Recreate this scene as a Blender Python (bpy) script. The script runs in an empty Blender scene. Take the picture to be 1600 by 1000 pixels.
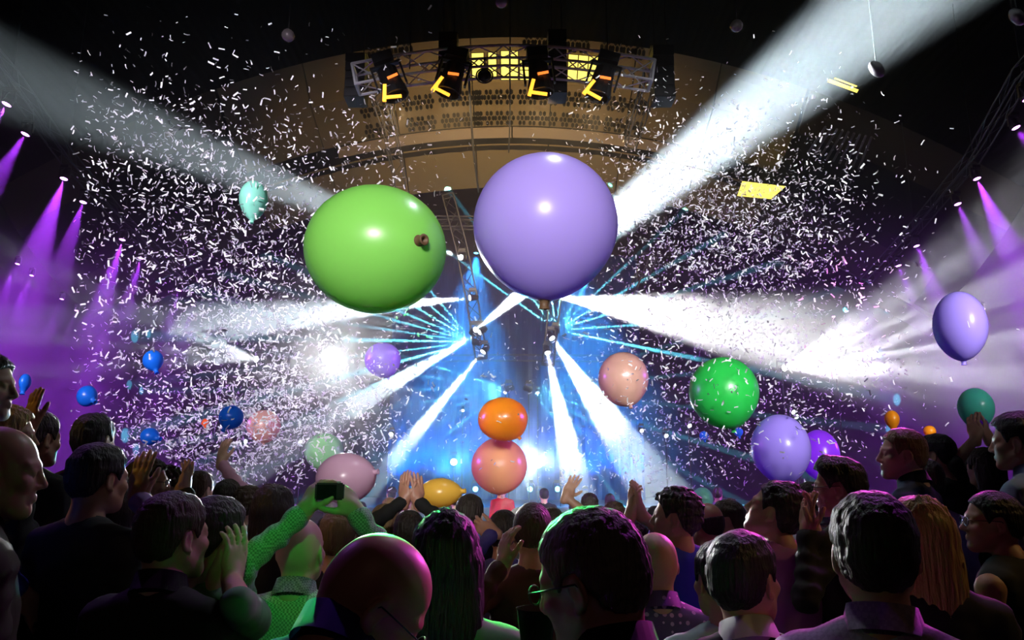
import bpy, bmesh, math, random
import numpy as np
from mathutils import Vector, Matrix, Euler

random.seed(7)
RNG = np.random.default_rng(11)
SC = bpy.context.scene
COL = SC.collection
PI = math.pi

# ------------------------------------------------------------------ camera
CAM_Z = 1.85
FPX = 1156.0                      # 26 mm on a 36 mm sensor, 1600 px wide
PITCH = math.atan(240.0 / FPX)
cam_d = bpy.data.cameras.new('camera'); cam_d.lens = 26.0; cam_d.sensor_width = 36.0
cam_d.clip_start = 0.05; cam_d.clip_end = 300
cam = bpy.data.objects.new('camera', cam_d); COL.objects.link(cam)
cam.location = (0, 0, CAM_Z); cam.rotation_euler = (PI / 2 + PITCH, 0, 0)
SC.camera = cam

def P(px, py, Y):
    """Photo pixel + distance along the hall -> world point."""
    cx = (px - 800.0) / FPX; cy = (500.0 - py) / FPX
    y = math.cos(PITCH) - math.sin(PITCH) * cy
    z = math.sin(PITCH) + math.cos(PITCH) * cy
    t = Y / y
    return Vector((cx * t, Y, CAM_Z + z * t))
def depth(p):
    return p.y * math.cos(PITCH) + (p.z - CAM_Z) * math.sin(PITCH)
def M_PX(px, p):                  # length in metres of px pixels at world point p
    return px * depth(p) / FPX

# ------------------------------------------------------------------ world, exposure
w = bpy.data.worlds.new('World'); SC.world = w; w.use_nodes = True
w.node_tree.nodes['Background'].inputs[0].default_value = (0.004, 0.004, 0.007, 1)
w.node_tree.nodes['Background'].inputs[1].default_value = 0.25
SC.view_settings.view_transform = 'Standard'; SC.view_settings.look = 'None'
SC.view_settings.exposure = 0.0; SC.view_settings.gamma = 1.0
SC.view_settings.use_curve_mapping = False
cy = SC.cycles
cy.use_denoising = True
cy.max_bounces = 5; cy.diffuse_bounces = 2; cy.glossy_bounces = 2; cy.transmission_bounces = 3
cy.volume_bounces = 0; cy.transparent_max_bounces = 8
cy.sample_clamp_indirect = 3.0
cy.use_light_tree = True
HAZE_DENSITY = 0.008

# ------------------------------------------------------------------ added front wash lamps, unseen behind the audience
def aim(o, target):
    d = Vector(target) - o.location
    o.rotation_euler = d.to_track_quat('-Z', 'Y').to_euler()
def spot(name, loc, target, energy, deg, color=(1, 1, 1), blend=0.3, size=0.05, parent=None):
    l = bpy.data.lights.new(name, 'SPOT'); l.energy = energy; l.color = color
    l.spot_size = math.radians(deg); l.spot_blend = blend; l.shadow_soft_size = size
    o = bpy.data.objects.new(name, l); COL.objects.link(o)
    o.location = loc; aim(o, target)
    if parent:
        o.parent = parent; o.matrix_parent_inverse = Matrix.Translation(parent.location).inverted()
    return o
WASH = [  # lamps out of view, put in to brighten the balloons and confetti
    # name, from, to, watts, cone, colour
    ('added_balloon_key', (-0.5, -9, 5.5), P(720, 366, 4.8), 12500, 16, (1, .97, .93)),
    ('added_confetti_wash', (-4.5, -7, 6.2), P(272, 350, 9.5), 21000, 31, (.92, .85, 1)),
    ('added_confetti_wash', (4.5, -7, 6.2), P(1205, 360, 9.5), 19000, 30, (.97, .97, 1)),
]
for n_, a_, b_, e_, d_, c_ in WASH:
    spot(n_, a_, b_, e_, d_, c_, blend=0.55, size=0.5)
CROWD_LIGHTS = [
    ('green_beam_on_crowd', tuple(P(640, 440, 9.4)), (0.02, 1.40, 1.52), 12000, 7.0, (.02, 1, .10)),
    ('green_beam_on_crowd', (0.5, -1.5, 4.6), (-0.78, 2.78, 1.46), 270, 5.6, (.02, 1, .08)),
    ('violet_beam_on_crowd', (3.6, 5.2, 5.8), (0.9, 2.6, 1.7), 260, 34, (.75, .10, 1)),
    ('magenta_beam_on_crowd', (4.6, 9.2, 4.6), (0.45, 2.0, 1.6), 2200, 15, (1, .08, .75)),
    ('violet_beam_on_crowd', (-4.0, 5.2, 5.8), (-1.0, 2.6, 1.7), 130, 26, (.5, .12, 1)),
    ('amber_beam_on_crowd', (-5.0, 2.6, 5.0), (-1.5, 3.4, 1.85), 110, 22, (1, .6, .08)),
    ('amber_beam_on_crowd', (5.5, 2.5, 5.0), (1.7, 2.7, 1.7), 120, 26, (1, .6, .2)),
    ('white_beam_on_crowd', (0.6, 5.4, 6.2), (0.2, 4.2, 1.7), 150, 70, (.85, .92, 1)),
    ('added_rear_fill', (0.5, -5.0, 6.0), (-0.1, 1.6, 1.45), 16, 24, (1, .55, .40)),  # unseen rear lamp added as weak warm fill
]
for n_, a_, b_, e_, d_, c_ in CROWD_LIGHTS:
    spot(n_, a_, b_, e_, d_, c_, blend=0.6, size=0.08)

# ------------------------------------------------------------------ materials
_M = {}
def mat(name, color=(.5, .5, .5), rough=.6, metal=0.0, emit=None, estr=0.0, translucent=0.0, coat=0.0,
        bump=None, spec=.5, sss=0.0, pattern=None):
    if name in _M: return _M[name]
    m = bpy.data.materials.new(name); m.use_nodes = True
    nt = m.node_tree; b = nt.nodes['Principled BSDF']; out = nt.nodes['Material Output']
    b.inputs['Base Color'].default_value = (*color, 1)
    b.inputs['Roughness'].default_value = rough
    b.inputs['Metallic'].default_value = metal
    b.inputs['Specular IOR Level'].default_value = spec
    if coat: b.inputs['Coat Weight'].default_value = coat; b.inputs['Coat Roughness'].default_value = .06
    if sss:
        b.inputs['Subsurface Weight'].default_value = sss
        b.inputs['Subsurface Radius'].default_value = (.02, .008, .004)
        b.inputs['Subsurface Scale'].default_value = .5
    if emit: b.inputs['Emission Color'].default_value = (*emit, 1); b.inputs['Emission Strength'].default_value = estr
    if bump:
        kind, scale, strength, stretch = bump
        tc = nt.nodes.new('ShaderNodeTexCoord'); mp = nt.nodes.new('ShaderNodeMapping')
        mp.inputs['Scale'].default_value = stretch
        nt.links.new(tc.outputs['Object'], mp.inputs['Vector'])
        if kind == 'noise':
            t = nt.nodes.new('ShaderNodeTexNoise'); t.inputs['Scale'].default_value = scale; t.inputs['Detail'].default_value = 4
        else:
            t = nt.nodes.new('ShaderNodeTexWave'); t.inputs['Scale'].default_value = scale; t.bands_direction = kind
        nt.links.new(mp.outputs[0], t.inputs['Vector'])
        bp = nt.nodes.new('ShaderNodeBump'); bp.inputs['Strength'].default_value = strength; bp.inputs['Distance'].default_value = .02
        nt.links.new(t.outputs[0], bp.inputs['Height']); nt.links.new(bp.outputs[0], b.inputs['Normal'])
    if pattern:
        pattern(nt, b)
    if translucent:
        tr = nt.nodes.new('ShaderNodeBsdfTranslucent'); tr.inputs[0].default_value = (*color, 1)
        mx = nt.nodes.new('ShaderNodeMixShader'); mx.inputs[0].default_value = translucent
        nt.links.new(b.outputs[0], mx.inputs[1]); nt.links.new(tr.outputs[0], mx.inputs[2]); nt.links.new(mx.outputs[0], out.inputs[0])
    _M[name] = m
    return m

# ------------------------------------------------------------------ object helpers
def link(name, me, m=None, parent=None, loc=None, smooth=False):
    o = bpy.data.objects.new(name, me); COL.objects.link(o)
    if m:
        me.materials.clear(); me.materials.append(m)
    if smooth:
        me.polygons.foreach_set('use_smooth', np.ones(len(me.polygons), dtype=bool))
    if loc is not None: o.location = loc
    if parent: o.parent = parent
    return o
def obj(name, bm, m=None, parent=None, loc=None, smooth=False):
    me = bpy.data.meshes.new(name); bmesh.ops.recalc_face_normals(bm, faces=bm.faces); bm.to_mesh(me); bm.free()
    return link(name, me, m, parent, loc, smooth)
def tag(o, label=None, cat=None, group=None, kind=None):
    if label: o['label'] = label
    if cat: o['category'] = cat
    if group: o['group'] = group
    if kind: o['kind'] = kind
    return o
def empty(name, loc, rot=(0, 0, 0)):
    o = bpy.data.objects.new(name, None); COL.objects.link(o); o.location = loc; o.rotation_euler = rot
    o.empty_display_size = .1
    return o
def struct(o):
    o['kind'] = 'structure'; return o

def add_box(bm, c, s, mtx=None):
    r = bmesh.ops.create_cube(bm, size=1.0)
    M = Matrix.Translation(c) @ (mtx.to_4x4() if mtx else Matrix()) @ Matrix.Diagonal((*s, 1))
    bmesh.ops.transform(bm, matrix=M, verts=r['verts']); return r['verts']
def add_tube(bm, a, b, r0, r1=None, seg=8, caps=True):
    a = Vector(a); b = Vector(b); d = b - a
    if d.length < 1e-6: return
    r = bmesh.ops.create_cone(bm, cap_ends=caps, segments=seg, radius1=r0, radius2=r0 if r1 is None else r1, depth=d.length)
    M = Matrix.Translation((a + b) / 2) @ d.to_track_quat('Z', 'Y').to_matrix().to_4x4()
    bmesh.ops.transform(bm, matrix=M, verts=r['verts']); return r['verts']
def add_lathe(bm, prof, seg=24, mtx=None):
    """prof: (r, z) list; revolved around local z."""
    rings = []
    for r, z in prof:
        if r < 1e-6: rings.append([bm.verts.new((0, 0, z))])
        else: rings.append([bm.verts.new((r * math.cos(2 * PI * k / seg), r * math.sin(2 * PI * k / seg), z)) for k in range(seg)])
    for a, b in zip(rings, rings[1:]):
        if len(a) == 1 and len(b) == 1: continue
        for k in range(seg):
            k2 = (k + 1) % seg
            if len(a) == 1: bm.faces.new((a[0], b[k2], b[k]))
            elif len(b) == 1: bm.faces.new((a[k], a[k2], b[0]))
            else: bm.faces.new((a[k], a[k2], b[k2], b[k]))
    vs = [v for r in rings for v in r]
    if mtx: bmesh.ops.transform(bm, matrix=mtx, verts=vs)
    return vs
def look_rot(d, up='Y'):
    return Vector(d).to_track_quat('Z', up).to_matrix()
def ordinal(i):
    return ['first', 'second', 'third', 'fourth', 'fifth', 'sixth', 'seventh', 'eighth', 'ninth', 'tenth', 'eleventh', 'twelfth'][i]
# ------------------------------------------------------------------ room shell
M_FLOOR = mat('floor_dark', (.008, .008, .009), .7, spec=.1)
M_WALL = mat('wall_black', (.003, .003, .0035), .8, spec=.01)
M_CEIL = mat('ceiling_corrugated', (.0022, .002, .002), .7, spec=.03, bump=('X', 1.2, .9, (1, 0, 0)))
M_BEIGE = mat('timber_cladding', (.155, .118, .06), .7, spec=.1, bump=('noise', 3, .1, (1, 8, 1)))
M_DARK = mat('dark_recess', (.008, .008, .009), .8, spec=.03)
M_METAL = mat('truss_aluminium', (.85, .85, .88), .4, .55)
M_BLACK = mat('black_metal', (.012, .012, .013), .45)
M_CABLE = mat('black_cable', (.01, .01, .01), .6)
HALL_X = 18.0

bm = bmesh.new(); add_box(bm, (0, .9, -.15), (2 * HALL_X, 9.8, .3)); struct(obj('floor', bm, M_FLOOR))
bm = bmesh.new(); add_box(bm, (0, 26, -.25), (2 * HALL_X, 40.4, .1)); struct(obj('floor_pit', bm, M_FLOOR))
for nm, x0, x1 in (('floor_riser', -8.0, -1.02), ('floor_riser', 1.22, 8.0)):
    bm = bmesh.new(); add_box(bm, ((x0 + x1) / 2, 3.6, .14), (x1 - x0, 4.0, .28)); struct(obj(nm, bm, M_FLOOR))
for side, s in (('left', -1), ('right', 1)):
    bm = bmesh.new(); add_box(bm, (s * (HALL_X + .15), 21, 6), (.3, 50, 12)); struct(obj('wall_' + side, bm, M_WALL))
bm = bmesh.new(); add_box(bm, (0, 46.1, 9), (2 * HALL_X, .3, 18)); struct(obj('wall_back', bm, M_WALL))

# vaulted ceiling: profile down the hall, dropping towards the sides
VK = .0185
PROF = [(-3.0, P(800, 58, 24).z + .9), (10, P(800, 58, 24).z + .7), (24, P(800, 58, 24).z)]
YB = [(58, 24.0), (76, 24.4), (128, 25.4), (200, 27.6), (221, 28.0), (228, 28.6), (292, 30.6)]
def zc(Y):
    pts = PROF + [(y, P(800, py, y).z) for py, y in YB[1:]]
    for (a, za), (b, zb) in zip(pts, pts[1:]):
        if Y <= b: return za + (zb - za) * (Y - a) / (b - a)
    return pts[-1][1]
def vault(x, Y, off=0.0):
    return Vector((x, Y, zc(Y) - VK * x * x - off))
def vault_sheet(name, ys, xs, m, off=0.0, thick=.12, parent=None):
    """Curved slab: its underside follows the vault, its body rises above it."""
    bm = bmesh.new(); g = []; h = []
    for y in ys:
        g.append([bm.verts.new(vault(x, y, off)) for x in xs]); h.append([bm.verts.new(vault(x, y, off - thick)) for x in xs])
    nx = len(xs)
    for G in (g, h):
        for a, b in zip(G, G[1:]):
            for k in range(nx - 1): bm.faces.new((a[k], a[k + 1], b[k + 1], b[k]))
    for r in (0, -1):
        for k in range(nx - 1): bm.faces.new((g[r][k], g[r][k + 1], h[r][k + 1], h[r][k]))
    for a, b, c, d in zip(g, g[1:], h, h[1:]):
        for k in (0, -1): bm.faces.new((a[k], b[k], d[k], c[k]))
    return obj(name, bm, m, parent)
def lin(a, b, n): return [a + (b - a) * i / (n - 1) for i in range(n)]
XS = lin(-HALL_X, HALL_X, 41)
ceil = struct(vault_sheet('ceiling', [-3, 4, 10, 17, 24], XS, M_CEIL))
# cladding over the stage end: bands of timber panels with gaps between them
tn = 1
for i, (py0, py1) in enumerate(((58, 196), (200, 215), (226, 292))):
    ya = np.interp(py0, [p for p, _ in YB], [y for _, y in YB]); yb = np.interp(py1, [p for p, _ in YB], [y for _, y in YB])
    ysub = sorted(set([ya, yb] + [y for _, y in YB if ya < y < yb]))
    cols = lin(-10.5, 10.5, 8) if i != 1 else lin(-7, 7, 3)
    for c0, c1 in zip(cols, cols[1:]):
        o = struct(vault_sheet('trim_%d' % tn, ysub, lin(c0 + .025, c1 - .025, 6), M_BEIGE if i != 1 else mat('pale_cladding', (.18, .14, .10), .6))); tn += 1
backing = struct(vault_sheet('ceiling_backing', [24, 26, 28, 30.8], XS, M_DARK, off=-.25))
# outer bays of the same cladding, their dimness put into a darker colour
for s in (-1, 1):
    o = struct(vault_sheet('trim_%d' % tn, [24, 25.4], lin(s * 10.6, s * 17.8, 9), mat('dimmed_cladding', (.045, .03, .015), .7, spec=.1))); tn += 1
    o = struct(vault_sheet('trim_%d' % tn, [28.6, 30.6], lin(s * 10.6, s * 17, 9), mat('dimmed_cladding'))); tn += 1
# header wall that closes the hall above the stage
bm = bmesh.new(); g = []
for x in XS: g.append((bm.verts.new((x, 31.0, P(800, 296, 31).z - VK * x * x + .1)), bm.verts.new((x, 31.0, P(800, 322, 31).z - VK * x * x))))
for a, b in zip(g, g[1:]): bm.faces.new((a[0], b[0], b[1], a[1]))
bmesh.ops.solidify(bm, geom=bm.faces[:], thickness=.3)
struct(obj('wall_header', bm, mat('header_grey', (.008, .009, .011), .8)))

# rows of flower-shaped perforations in the cladding
def vault_frame(x, Y):
    p = vault(x, Y); tx = (vault(x + .05, Y) - p).normalized(); ty = (vault(x, Y + .05) - p).normalized()
    n = tx.cross(ty).normalized()
    if n.z > 0: n = -n
    return p, tx, ty, n
def perforation_row(py, x0, x1):
    bm = bmesh.new()
    Y = np.interp(py, [p for p, _ in YB], [y for _, y in YB])
    x = x0
    while x < x1:
        for k in range(7):
            a = 0 if k == 6 else k * PI / 3
            rr = 0 if k == 6 else .155
            p, tx, ty, n = vault_frame(x, Y)
            c = p + tx * rr * math.cos(a) + ty * rr * 1.9 * math.sin(a) + n * .01
            vs = [bm.verts.new(c + tx * .072 * math.cos(b) + ty * .14 * math.sin(b)) for b in [j * PI / 3 + PI / 6 for j in range(6)]]
            f = bm.faces.new(vs)
            bmesh.ops.solidify(bm, geom=[f], thickness=.02)
        x += .4
    return bm
for py in (150, 183):
    for x0, x1 in ((-5.6, -4.4), (-4.0, -2.9), (-2.6, -1.4), (-1.3, .2), (.4, 1.8), (2.1, 3.6), (3.8, 5.4)):
        struct(obj('trim_%d' % tn, perforation_row(py, x0, x1), M_DARK)); tn += 1
for x0, x1 in ((-5.0, -3.4), (.6, 2.6), (3.4, 5.0)):
    struct(obj('trim_%d' % tn, perforation_row(66, x0, x1), M_DARK)); tn += 1

# lit windows behind the truss
M_YEL = mat('lit_window_glass', (.8, .7, .2), .4, emit=(1, .83, .16), estr=1.25)
M_MULL = mat('window_mullion', (.03, .025, .015), .6)
def lit_window(n, px0, px1, py0, py1, bars, skew=0.0):
    Y0 = np.interp(py0, [p for p, _ in YB], [y for _, y in YB]); Y1 = np.interp(py1, [p for p, _ in YB], [y for _, y in YB])
    x0, x1 = P(px0, py0, Y0).x, P(px1, py0, Y0).x
    if Y0 > Y1: Y0, Y1 = Y1, Y0
    bm = bmesh.new(); g = []
    for Y in lin(Y0, Y1, 4):
        row = []
        for x in lin(x0, x1, 4):
            p, tx, ty, nn = vault_frame(x + skew * (Y - Y0), Y); row.append(bm.verts.new(p + nn * .03))
        g.append(row)
    for a, b in zip(g, g[1:]):
        for k in range(3): bm.faces.new((a[k], a[k + 1], b[k + 1], b[k]))
    bmesh.ops.solidify(bm, geom=bm.faces[:], thickness=-.02)
    o = struct(obj('window_%d' % n, bm, M_YEL))
    bm = bmesh.new()
    def P2(x, Y): p, tx, ty, nn = vault_frame(x + skew * (Y - Y0), Y); return p + nn * .055
    for k in range(bars + 1):
        x = x0 + (x1 - x0) * k / bars
        add_tube(bm, P2(x, Y0), P2(x, Y1), .022, seg=4)
    for k in range(3):
        Y = Y0 + (Y1 - Y0) * k / 2
        add_tube(bm, P2(x0, Y), P2(x1, Y), .022, seg=4)
    obj('window_frame', bm, M_MULL, o)
lit_window(1, 736, 756, 80, 122, 1)
lit_window(2, 762, 776, 80, 122, 1)
lit_window(3, 782, 810, 78, 124, 2)
lit_window(4, 888, 936, 80, 124, 3)
lit_window(5, 812, 828, 92, 124, 1)
# skylight-like lit strips to the right
def side_strip(n, pts, Y):
    bm = bmesh.new(); vs = [bm.verts.new(P(a, b, y)) for (a, b), y in zip(pts, Y)]
    f = bm.faces.new(vs); bmesh.ops.solidify(bm, geom=[f], thickness=.08)
    return struct(obj('window_%d' % n, bm, M_YEL))
side_strip(6, [(1160, 283), (1228, 291), (1205, 311), (1152, 306)], [27, 27, 26.2, 26.2])
side_strip(7, [(1296, 123), (1342, 140), (1339, 145), (1293, 128)], [20, 20, 19.9, 19.9])
side_strip(8, [(1305, 121), (1340, 134), (1338, 136), (1303, 123)], [20, 20, 19.95, 19.95])

# dark slatted vents on the right of the ceiling
vent = empty('ceiling_vent', vault(11.6, 21.5, .3)); tag(vent, 'dark slatted vent panel high on the ceiling right of the white beam', 'vent', kind='structure')
for k in range(9):
    bm = bmesh.new(); a = P(1290 + k * 9, 198 + 2 * k, 22.0); b = P(1262 + k * 10, 240 + 3 * k, 23.5)
    add_tube(bm, a - vent.location, b - vent.location, .035, seg=6)
    obj('slat', bm, mat('vent_slat', (.12, .09, .09), .5), vent)
# ------------------------------------------------------------------ trusses
def add_truss(bm, pts, w=.3, r=.028, web=.014, step=.42):
    """Box truss along a polyline: four chords and zigzag webs."""
    pts = [Vector(p) for p in pts]
    # resample
    L = [0]
    for a, b in zip(pts, pts[1:]): L.append(L[-1] + (b - a).length)
    n = max(2, int(L[-1] / step)); out = []
    for i in range(n + 1):
        t = L[-1] * i / n
        for k in range(len(pts) - 1):
            if t <= L[k + 1] + 1e-6:
                f = (t - L[k]) / max(1e-6, L[k + 1] - L[k]); out.append(pts[k].lerp(pts[k + 1], f)); break
    fr = []
    for i, p in enumerate(out):
        d = (out[min(i + 1, n)] - out[max(i - 1, 0)]).normalized()
        up = Vector((0, 0, 1)) if abs(d.z) < .9 else Vector((0, 1, 0))
        s = d.cross(up).normalized(); u = s.cross(d).normalized()
        fr.append([p + s * a * w / 2 + u * b * w / 2 for a, b in ((-1, -1), (1, -1), (1, 1), (-1, 1))])
    for a, b in zip(fr, fr[1:]):
        for k in range(4): add_tube(bm, a[k], b[k], r, seg=6, caps=False)
    for i, (a, b) in enumerate(zip(fr, fr[1:])):
        for k in range(4):
            k2 = (k + 1) % 4
            add_tube(bm, *((a[k], b[k2]) if i % 2 else (a[k2], b[k])), web, seg=4, caps=False)
    for f in (fr[0], fr[-1]):
        for k in range(4): add_tube(bm, f[k], f[(k + 1) % 4], r, seg=6)
    return out
TR_Y = 14.0
M_TDARK = mat('truss_dull', (.05, .05, .055), .5, .4)
def truss_obj(label, pts, kw_m=None, hang=(), **kw):
    kw_m = kw_m or M_TDARK
    root_loc = Vector(pts[len(pts) // 2])
    bm = bmesh.new(); add_truss(bm, [Vector(p) - root_loc for p in pts], **kw)
    o = tag(obj('lighting_truss', bm, kw_m, loc=root_loc), label, 'truss')
    for k in hang:                       # hoist chains up to the roof
        p = Vector(pts[k]); bm = bmesh.new(); add_tube(bm, p - root_loc, Vector((p.x, p.y, vault(p.x, p.y).z - .04)) - root_loc, .012, seg=5); obj('hoist_chain', bm, M_CABLE, o)
    return o
TRP = [P(556, 124, TR_Y), P(640, 108, TR_Y), P(720, 99, TR_Y), P(800, 95, TR_Y), P(880, 99, TR_Y), P(950, 107, TR_Y), P(1018, 118, TR_Y)]
truss_obj('curved silver lighting truss hanging under the ceiling panels', TRP, kw_m=M_METAL, hang=(1, 5), w=.46, r=.032, web=.016, step=.5)
truss_obj('thin silver side truss running down the left of the hall', [P(px_, py_, Y_) + Vector((0, 0, .52)) for px_, py_, Y_ in ((-40, 100, 13.6), (13, 158, 14.7), (101, 275, 18.4), (192, 371, 23.2), (287, 456, 30.4))], hang=(1, 2, 3), w=.3, r=.02, web=.008, step=1.0)
truss_obj('thin silver side truss running down the right of the hall', [P(px_, py_, Y_) + Vector((0, 0, .52)) for px_, py_, Y_ in ((1640, 110, 13.6), (1602, 150, 14.6), (1525, 275, 18.4), (1431, 381, 23.8), (1353, 460, 30.4))], hang=(1, 2, 3), w=.3, r=.02, web=.008, step=1.0)
truss_obj('silver vertical truss tower left of the stage opening', [P(700, 306, 26.75), P(722, 390, 26.75), P(738, 470, 26.75), P(752, 560, 26.75)], w=.42, r=.03, web=.015, step=.5)
truss_obj('silver vertical truss tower right of the stage opening, behind violet balloon', [P(880, 306, 26.75), P(872, 420, 26.75), P(864, 500, 26.75), P(856, 570, 26.75)], w=.42, r=.03, web=.015, step=.5)
truss_obj('silver cross truss high behind the two large balloons', [P(560, 344, 27.4), P(690, 348, 27.4), P(800, 349, 27.4), P(930, 348, 27.4), P(1040, 342, 27.4)], w=.4, r=.028, web=.013, step=.6)
truss_obj('slim cross truss low behind the stage', [P(690, 560, 36), P(800, 559, 36), P(920, 560, 36), P(1000, 561, 36)], w=.3, r=.018, web=.008, step=.7)
truss_obj('faint slanted truss at right of the confetti', [P(1016, 398, 25), P(1000, 440, 25.5), P(985, 470, 26)], w=.35, r=.022, web=.01, step=.5)
truss_obj('short silver ladder truss slanting down right of the ceiling panels', [P(1018, 118, 15), P(1000, 180, 17), P(985, 225, 19)], w=.3, r=.018, web=.009, step=.6)
truss_obj('short silver ladder truss slanting down left of the ceiling panels', [P(585, 130, 15), P(606, 190, 17), P(626, 285, 20)], w=.3, r=.014, web=.007, step=.6)

def cable(label, pts, r=.012):
    bm = bmesh.new(); L0 = Vector(pts[0])
    for a, b in zip(pts, pts[1:]): add_tube(bm, Vector(a) - L0, Vector(b) - L0, r, seg=6)
    return tag(obj('rigging_cable', bm, M_CABLE, loc=L0), label, 'cable')
cable('thick dark cable hanging left of centre from the truss', [P(732, 104, 14.2), P(735, 170, 16), P(740, 240, 18), P(748, 300, 20)], .03)
cable('dark cable hanging on the centre line from ceiling to violet balloon', [P(797, 0, 13.8), P(797, 95, 14.3), P(797, 180, 16), P(795, 238, 18)], .018)

# ------------------------------------------------------------------ lamp fixtures
M_LENS = {}
def lens_mat(name, col, s):
    return mat('lens_' + name, (.8, .8, .8), .2, emit=col, estr=s)

def fixture(name, label, loc, target, col, strength, size=.3, cat='stage light', group=None, up=None):
    """Moving head: base, yoke, head, lens. The head looks at target."""
    root = empty(name, loc); tag(root, label, cat, group)
    d = (Vector(target) - Vector(loc)).normalized(); R = look_rot(d).to_4x4()
    bm = bmesh.new(); s = size
    add_lathe(bm, [(0, -s * .75), (s * .30, -s * .72), (s * .38, -s * .5), (s * .36, -s * .1), (s * .42, s * .1), (s * .42, s * .34), (s * .36, s * .35), (s * .36, s * .3), (0, s * .3)], 16, R)
    obj('head', bm, M_BLACK, root, smooth=False)
    bm = bmesh.new(); add_lathe(bm, [(0, s * .36), (s * .22, s * .355), (s * .34, s * .32)], 16, R)
    obj('lens', bm, lens_mat(*col, strength) if isinstance(col, tuple) and isinstance(col[0], str) else col, root, smooth=True)
    bm = bmesh.new()
    for q in (-1, 1):
        add_box(bm, (q * s * .5, 0, s * .3), (s * .08, s * .22, s * .95))
    add_box(bm, (0, 0, s * .78), (s * 1.1, s * .24, s * .1))
    obj('yoke', bm, M_BLACK, root)
    bm = bmesh.new(); add_box(bm, (0, 0, s * .98), (s * .8, s * .6, s * .3)); obj('base', bm, M_BLACK, root)
    return root
def gobo(light, mode, k=14, sharp=3.0, floor=.05, phase=0.0, width=None):
    """Slotted gobo wheel in the lamp: stripes across the fan ('fan') or around the axis ('star')."""
    light.use_nodes = True; nt = light.node_tree; em = nt.nodes['Emission']
    tc = nt.nodes.new('ShaderNodeTexCoord'); sp = nt.nodes.new('ShaderNodeSeparateXYZ')
    nt.links.new(tc.outputs['Normal'], sp.inputs[0])
    def mth(op, a, b=None):
        n = nt.nodes.new('ShaderNodeMath'); n.operation = op
        for i, v in enumerate((a, b)):
            if v is None: continue
            if hasattr(v, 'node'): nt.links.new(v, n.inputs[i])
            else: n.inputs[i].default_value = v
        return n.outputs[0]
    z = mth('ABSOLUTE', sp.outputs[2])
    a = mth('ARCTAN2', sp.outputs[0], z) if mode == 'fan' else mth('ARCTAN2', sp.outputs[1], sp.outputs[0])
    nz = nt.nodes.new('ShaderNodeTexNoise'); nz.noise_dimensions = '1D'; nz.inputs['Scale'].default_value = k; nz.inputs['Detail'].default_value = 1.5
    nt.links.new(mth('ADD', a, phase), nz.inputs['W'])
    mr = nt.nodes.new('ShaderNodeMapRange'); mr.inputs[1].default_value = .47; mr.inputs[2].default_value = .60
    nt.links.new(nz.outputs[0], mr.inputs[0])
    v = mth('ADD', mth('MULTIPLY', mth('POWER', mr.outputs[0], sharp), .8), floor)
    if mode == 'fan':                 # flat fan: thin across, wide along
        yy = mth('DIVIDE', sp.outputs[1], .13)
        v = mth('MULTIPLY', v, mth('POWER', 2.718, mth('MULTIPLY', mth('MULTIPLY', yy, yy), -1.0)))
    nt.links.new(v, em.inputs['Strength'])

BEAM_K = .65; FAN_K = .8; STAR_K = .75
WHITE = (1, 1, 1); CYAN = (.12, .72, .95); TEAL = (.35, .8, .85); ICE = (.75, .92, 1)
LW = ('white', (1, 1, 1), 12.0)
def beam(label, a, aY, b, bY, energy, deg, col=ICE, blend=.35, size=.3, gob=None, lens=10.0, far=1.0):
    A = P(a[0], a[1], aY); B = P(b[0], b[1], bY)
    root = fixture('moving_head_light', label, A, B, ('white%d' % int(lens), (.85, .95, 1), lens), size=size, strength=None) if False else \
        fixture('moving_head_light', label, A, B, mat('lens_white_%d' % int(lens), (.8, .8, .8), .2, emit=(.85, .95, 1), estr=lens), None, size=size)
    d = (B - A).normalized()
    if aY not in (25.2, 25.3, 26, 26.3):   # not on a tower: on a floor stand
        zf = .5 if aY >= 31 else -.2
        bm = bmesh.new(); add_tube(bm, (0, 0, -size * .6), (0, 0, zf - A.z), .022, seg=8); add_tube(bm, (0, 0, zf - A.z), (0, 0, zf - A.z + .03), .3, .28, 16); obj('stand', bm, M_BLACK, root)
    l = spot('beam_lamp' if not gob else gob[0] + '_lamp', A + d * size * .42, B, energy * (BEAM_K if not gob else FAN_K if gob[0] == 'fan' else STAR_K), deg, col, blend, .04, root)
    if gob:
        gobo(l.data, *gob)
        if gob[0] == 'fan':    # fan slots edge-on to the view
            v = (A - cam.location).normalized(); zax = -d
            yax = (v - v.dot(zax) * zax).normalized(); xax = yax.cross(zax)
            l.rotation_euler = Matrix((xax, yax, zax)).transposed().to_euler()
    return root
# big white beams
beam('bright moving head on left stage tower throwing the big beam to upper right', (741, 517), 25.2, (1345, 38), 13, 6200000, 8.6, ICE, .9)
beam('moving head high on left stage tower, beaming to upper left past green balloon', (722, 403), 26, (140, 172), 13, 620000, 6.5, ICE, .9)
beam('moving head on left stage tower, beaming flat to the left under green balloon', (738, 465), 26, (480, 490), 23.5, 620000, 10, ICE, .5)
beam('moving head low on left stage tower, beaming down left in a wide white band', (752, 517), 25.3, (500, 665), 22.5, 800000, 9, ICE, .4)
beam('lowest moving head on left stage tower, beaming steeply down left', (757, 547), 26, (588, 752), 23.5, 560000, 7.5, ICE, .4)
beam('moving head on right stage tower with the widest white beam, aimed right', (866, 463), 26, (1160, 510), 22.5, 640000, 21, WHITE, .8)
beam('moving head on right stage tower, beaming down right in a wide white band', (861, 526), 25.3, (1008, 740), 21.5, 560000, 14, ICE, .4)
beam('lowest moving head on right stage tower, beaming steeply downward', (855, 548), 26, (908, 790), 23, 420000, 12, ICE, .4)
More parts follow.
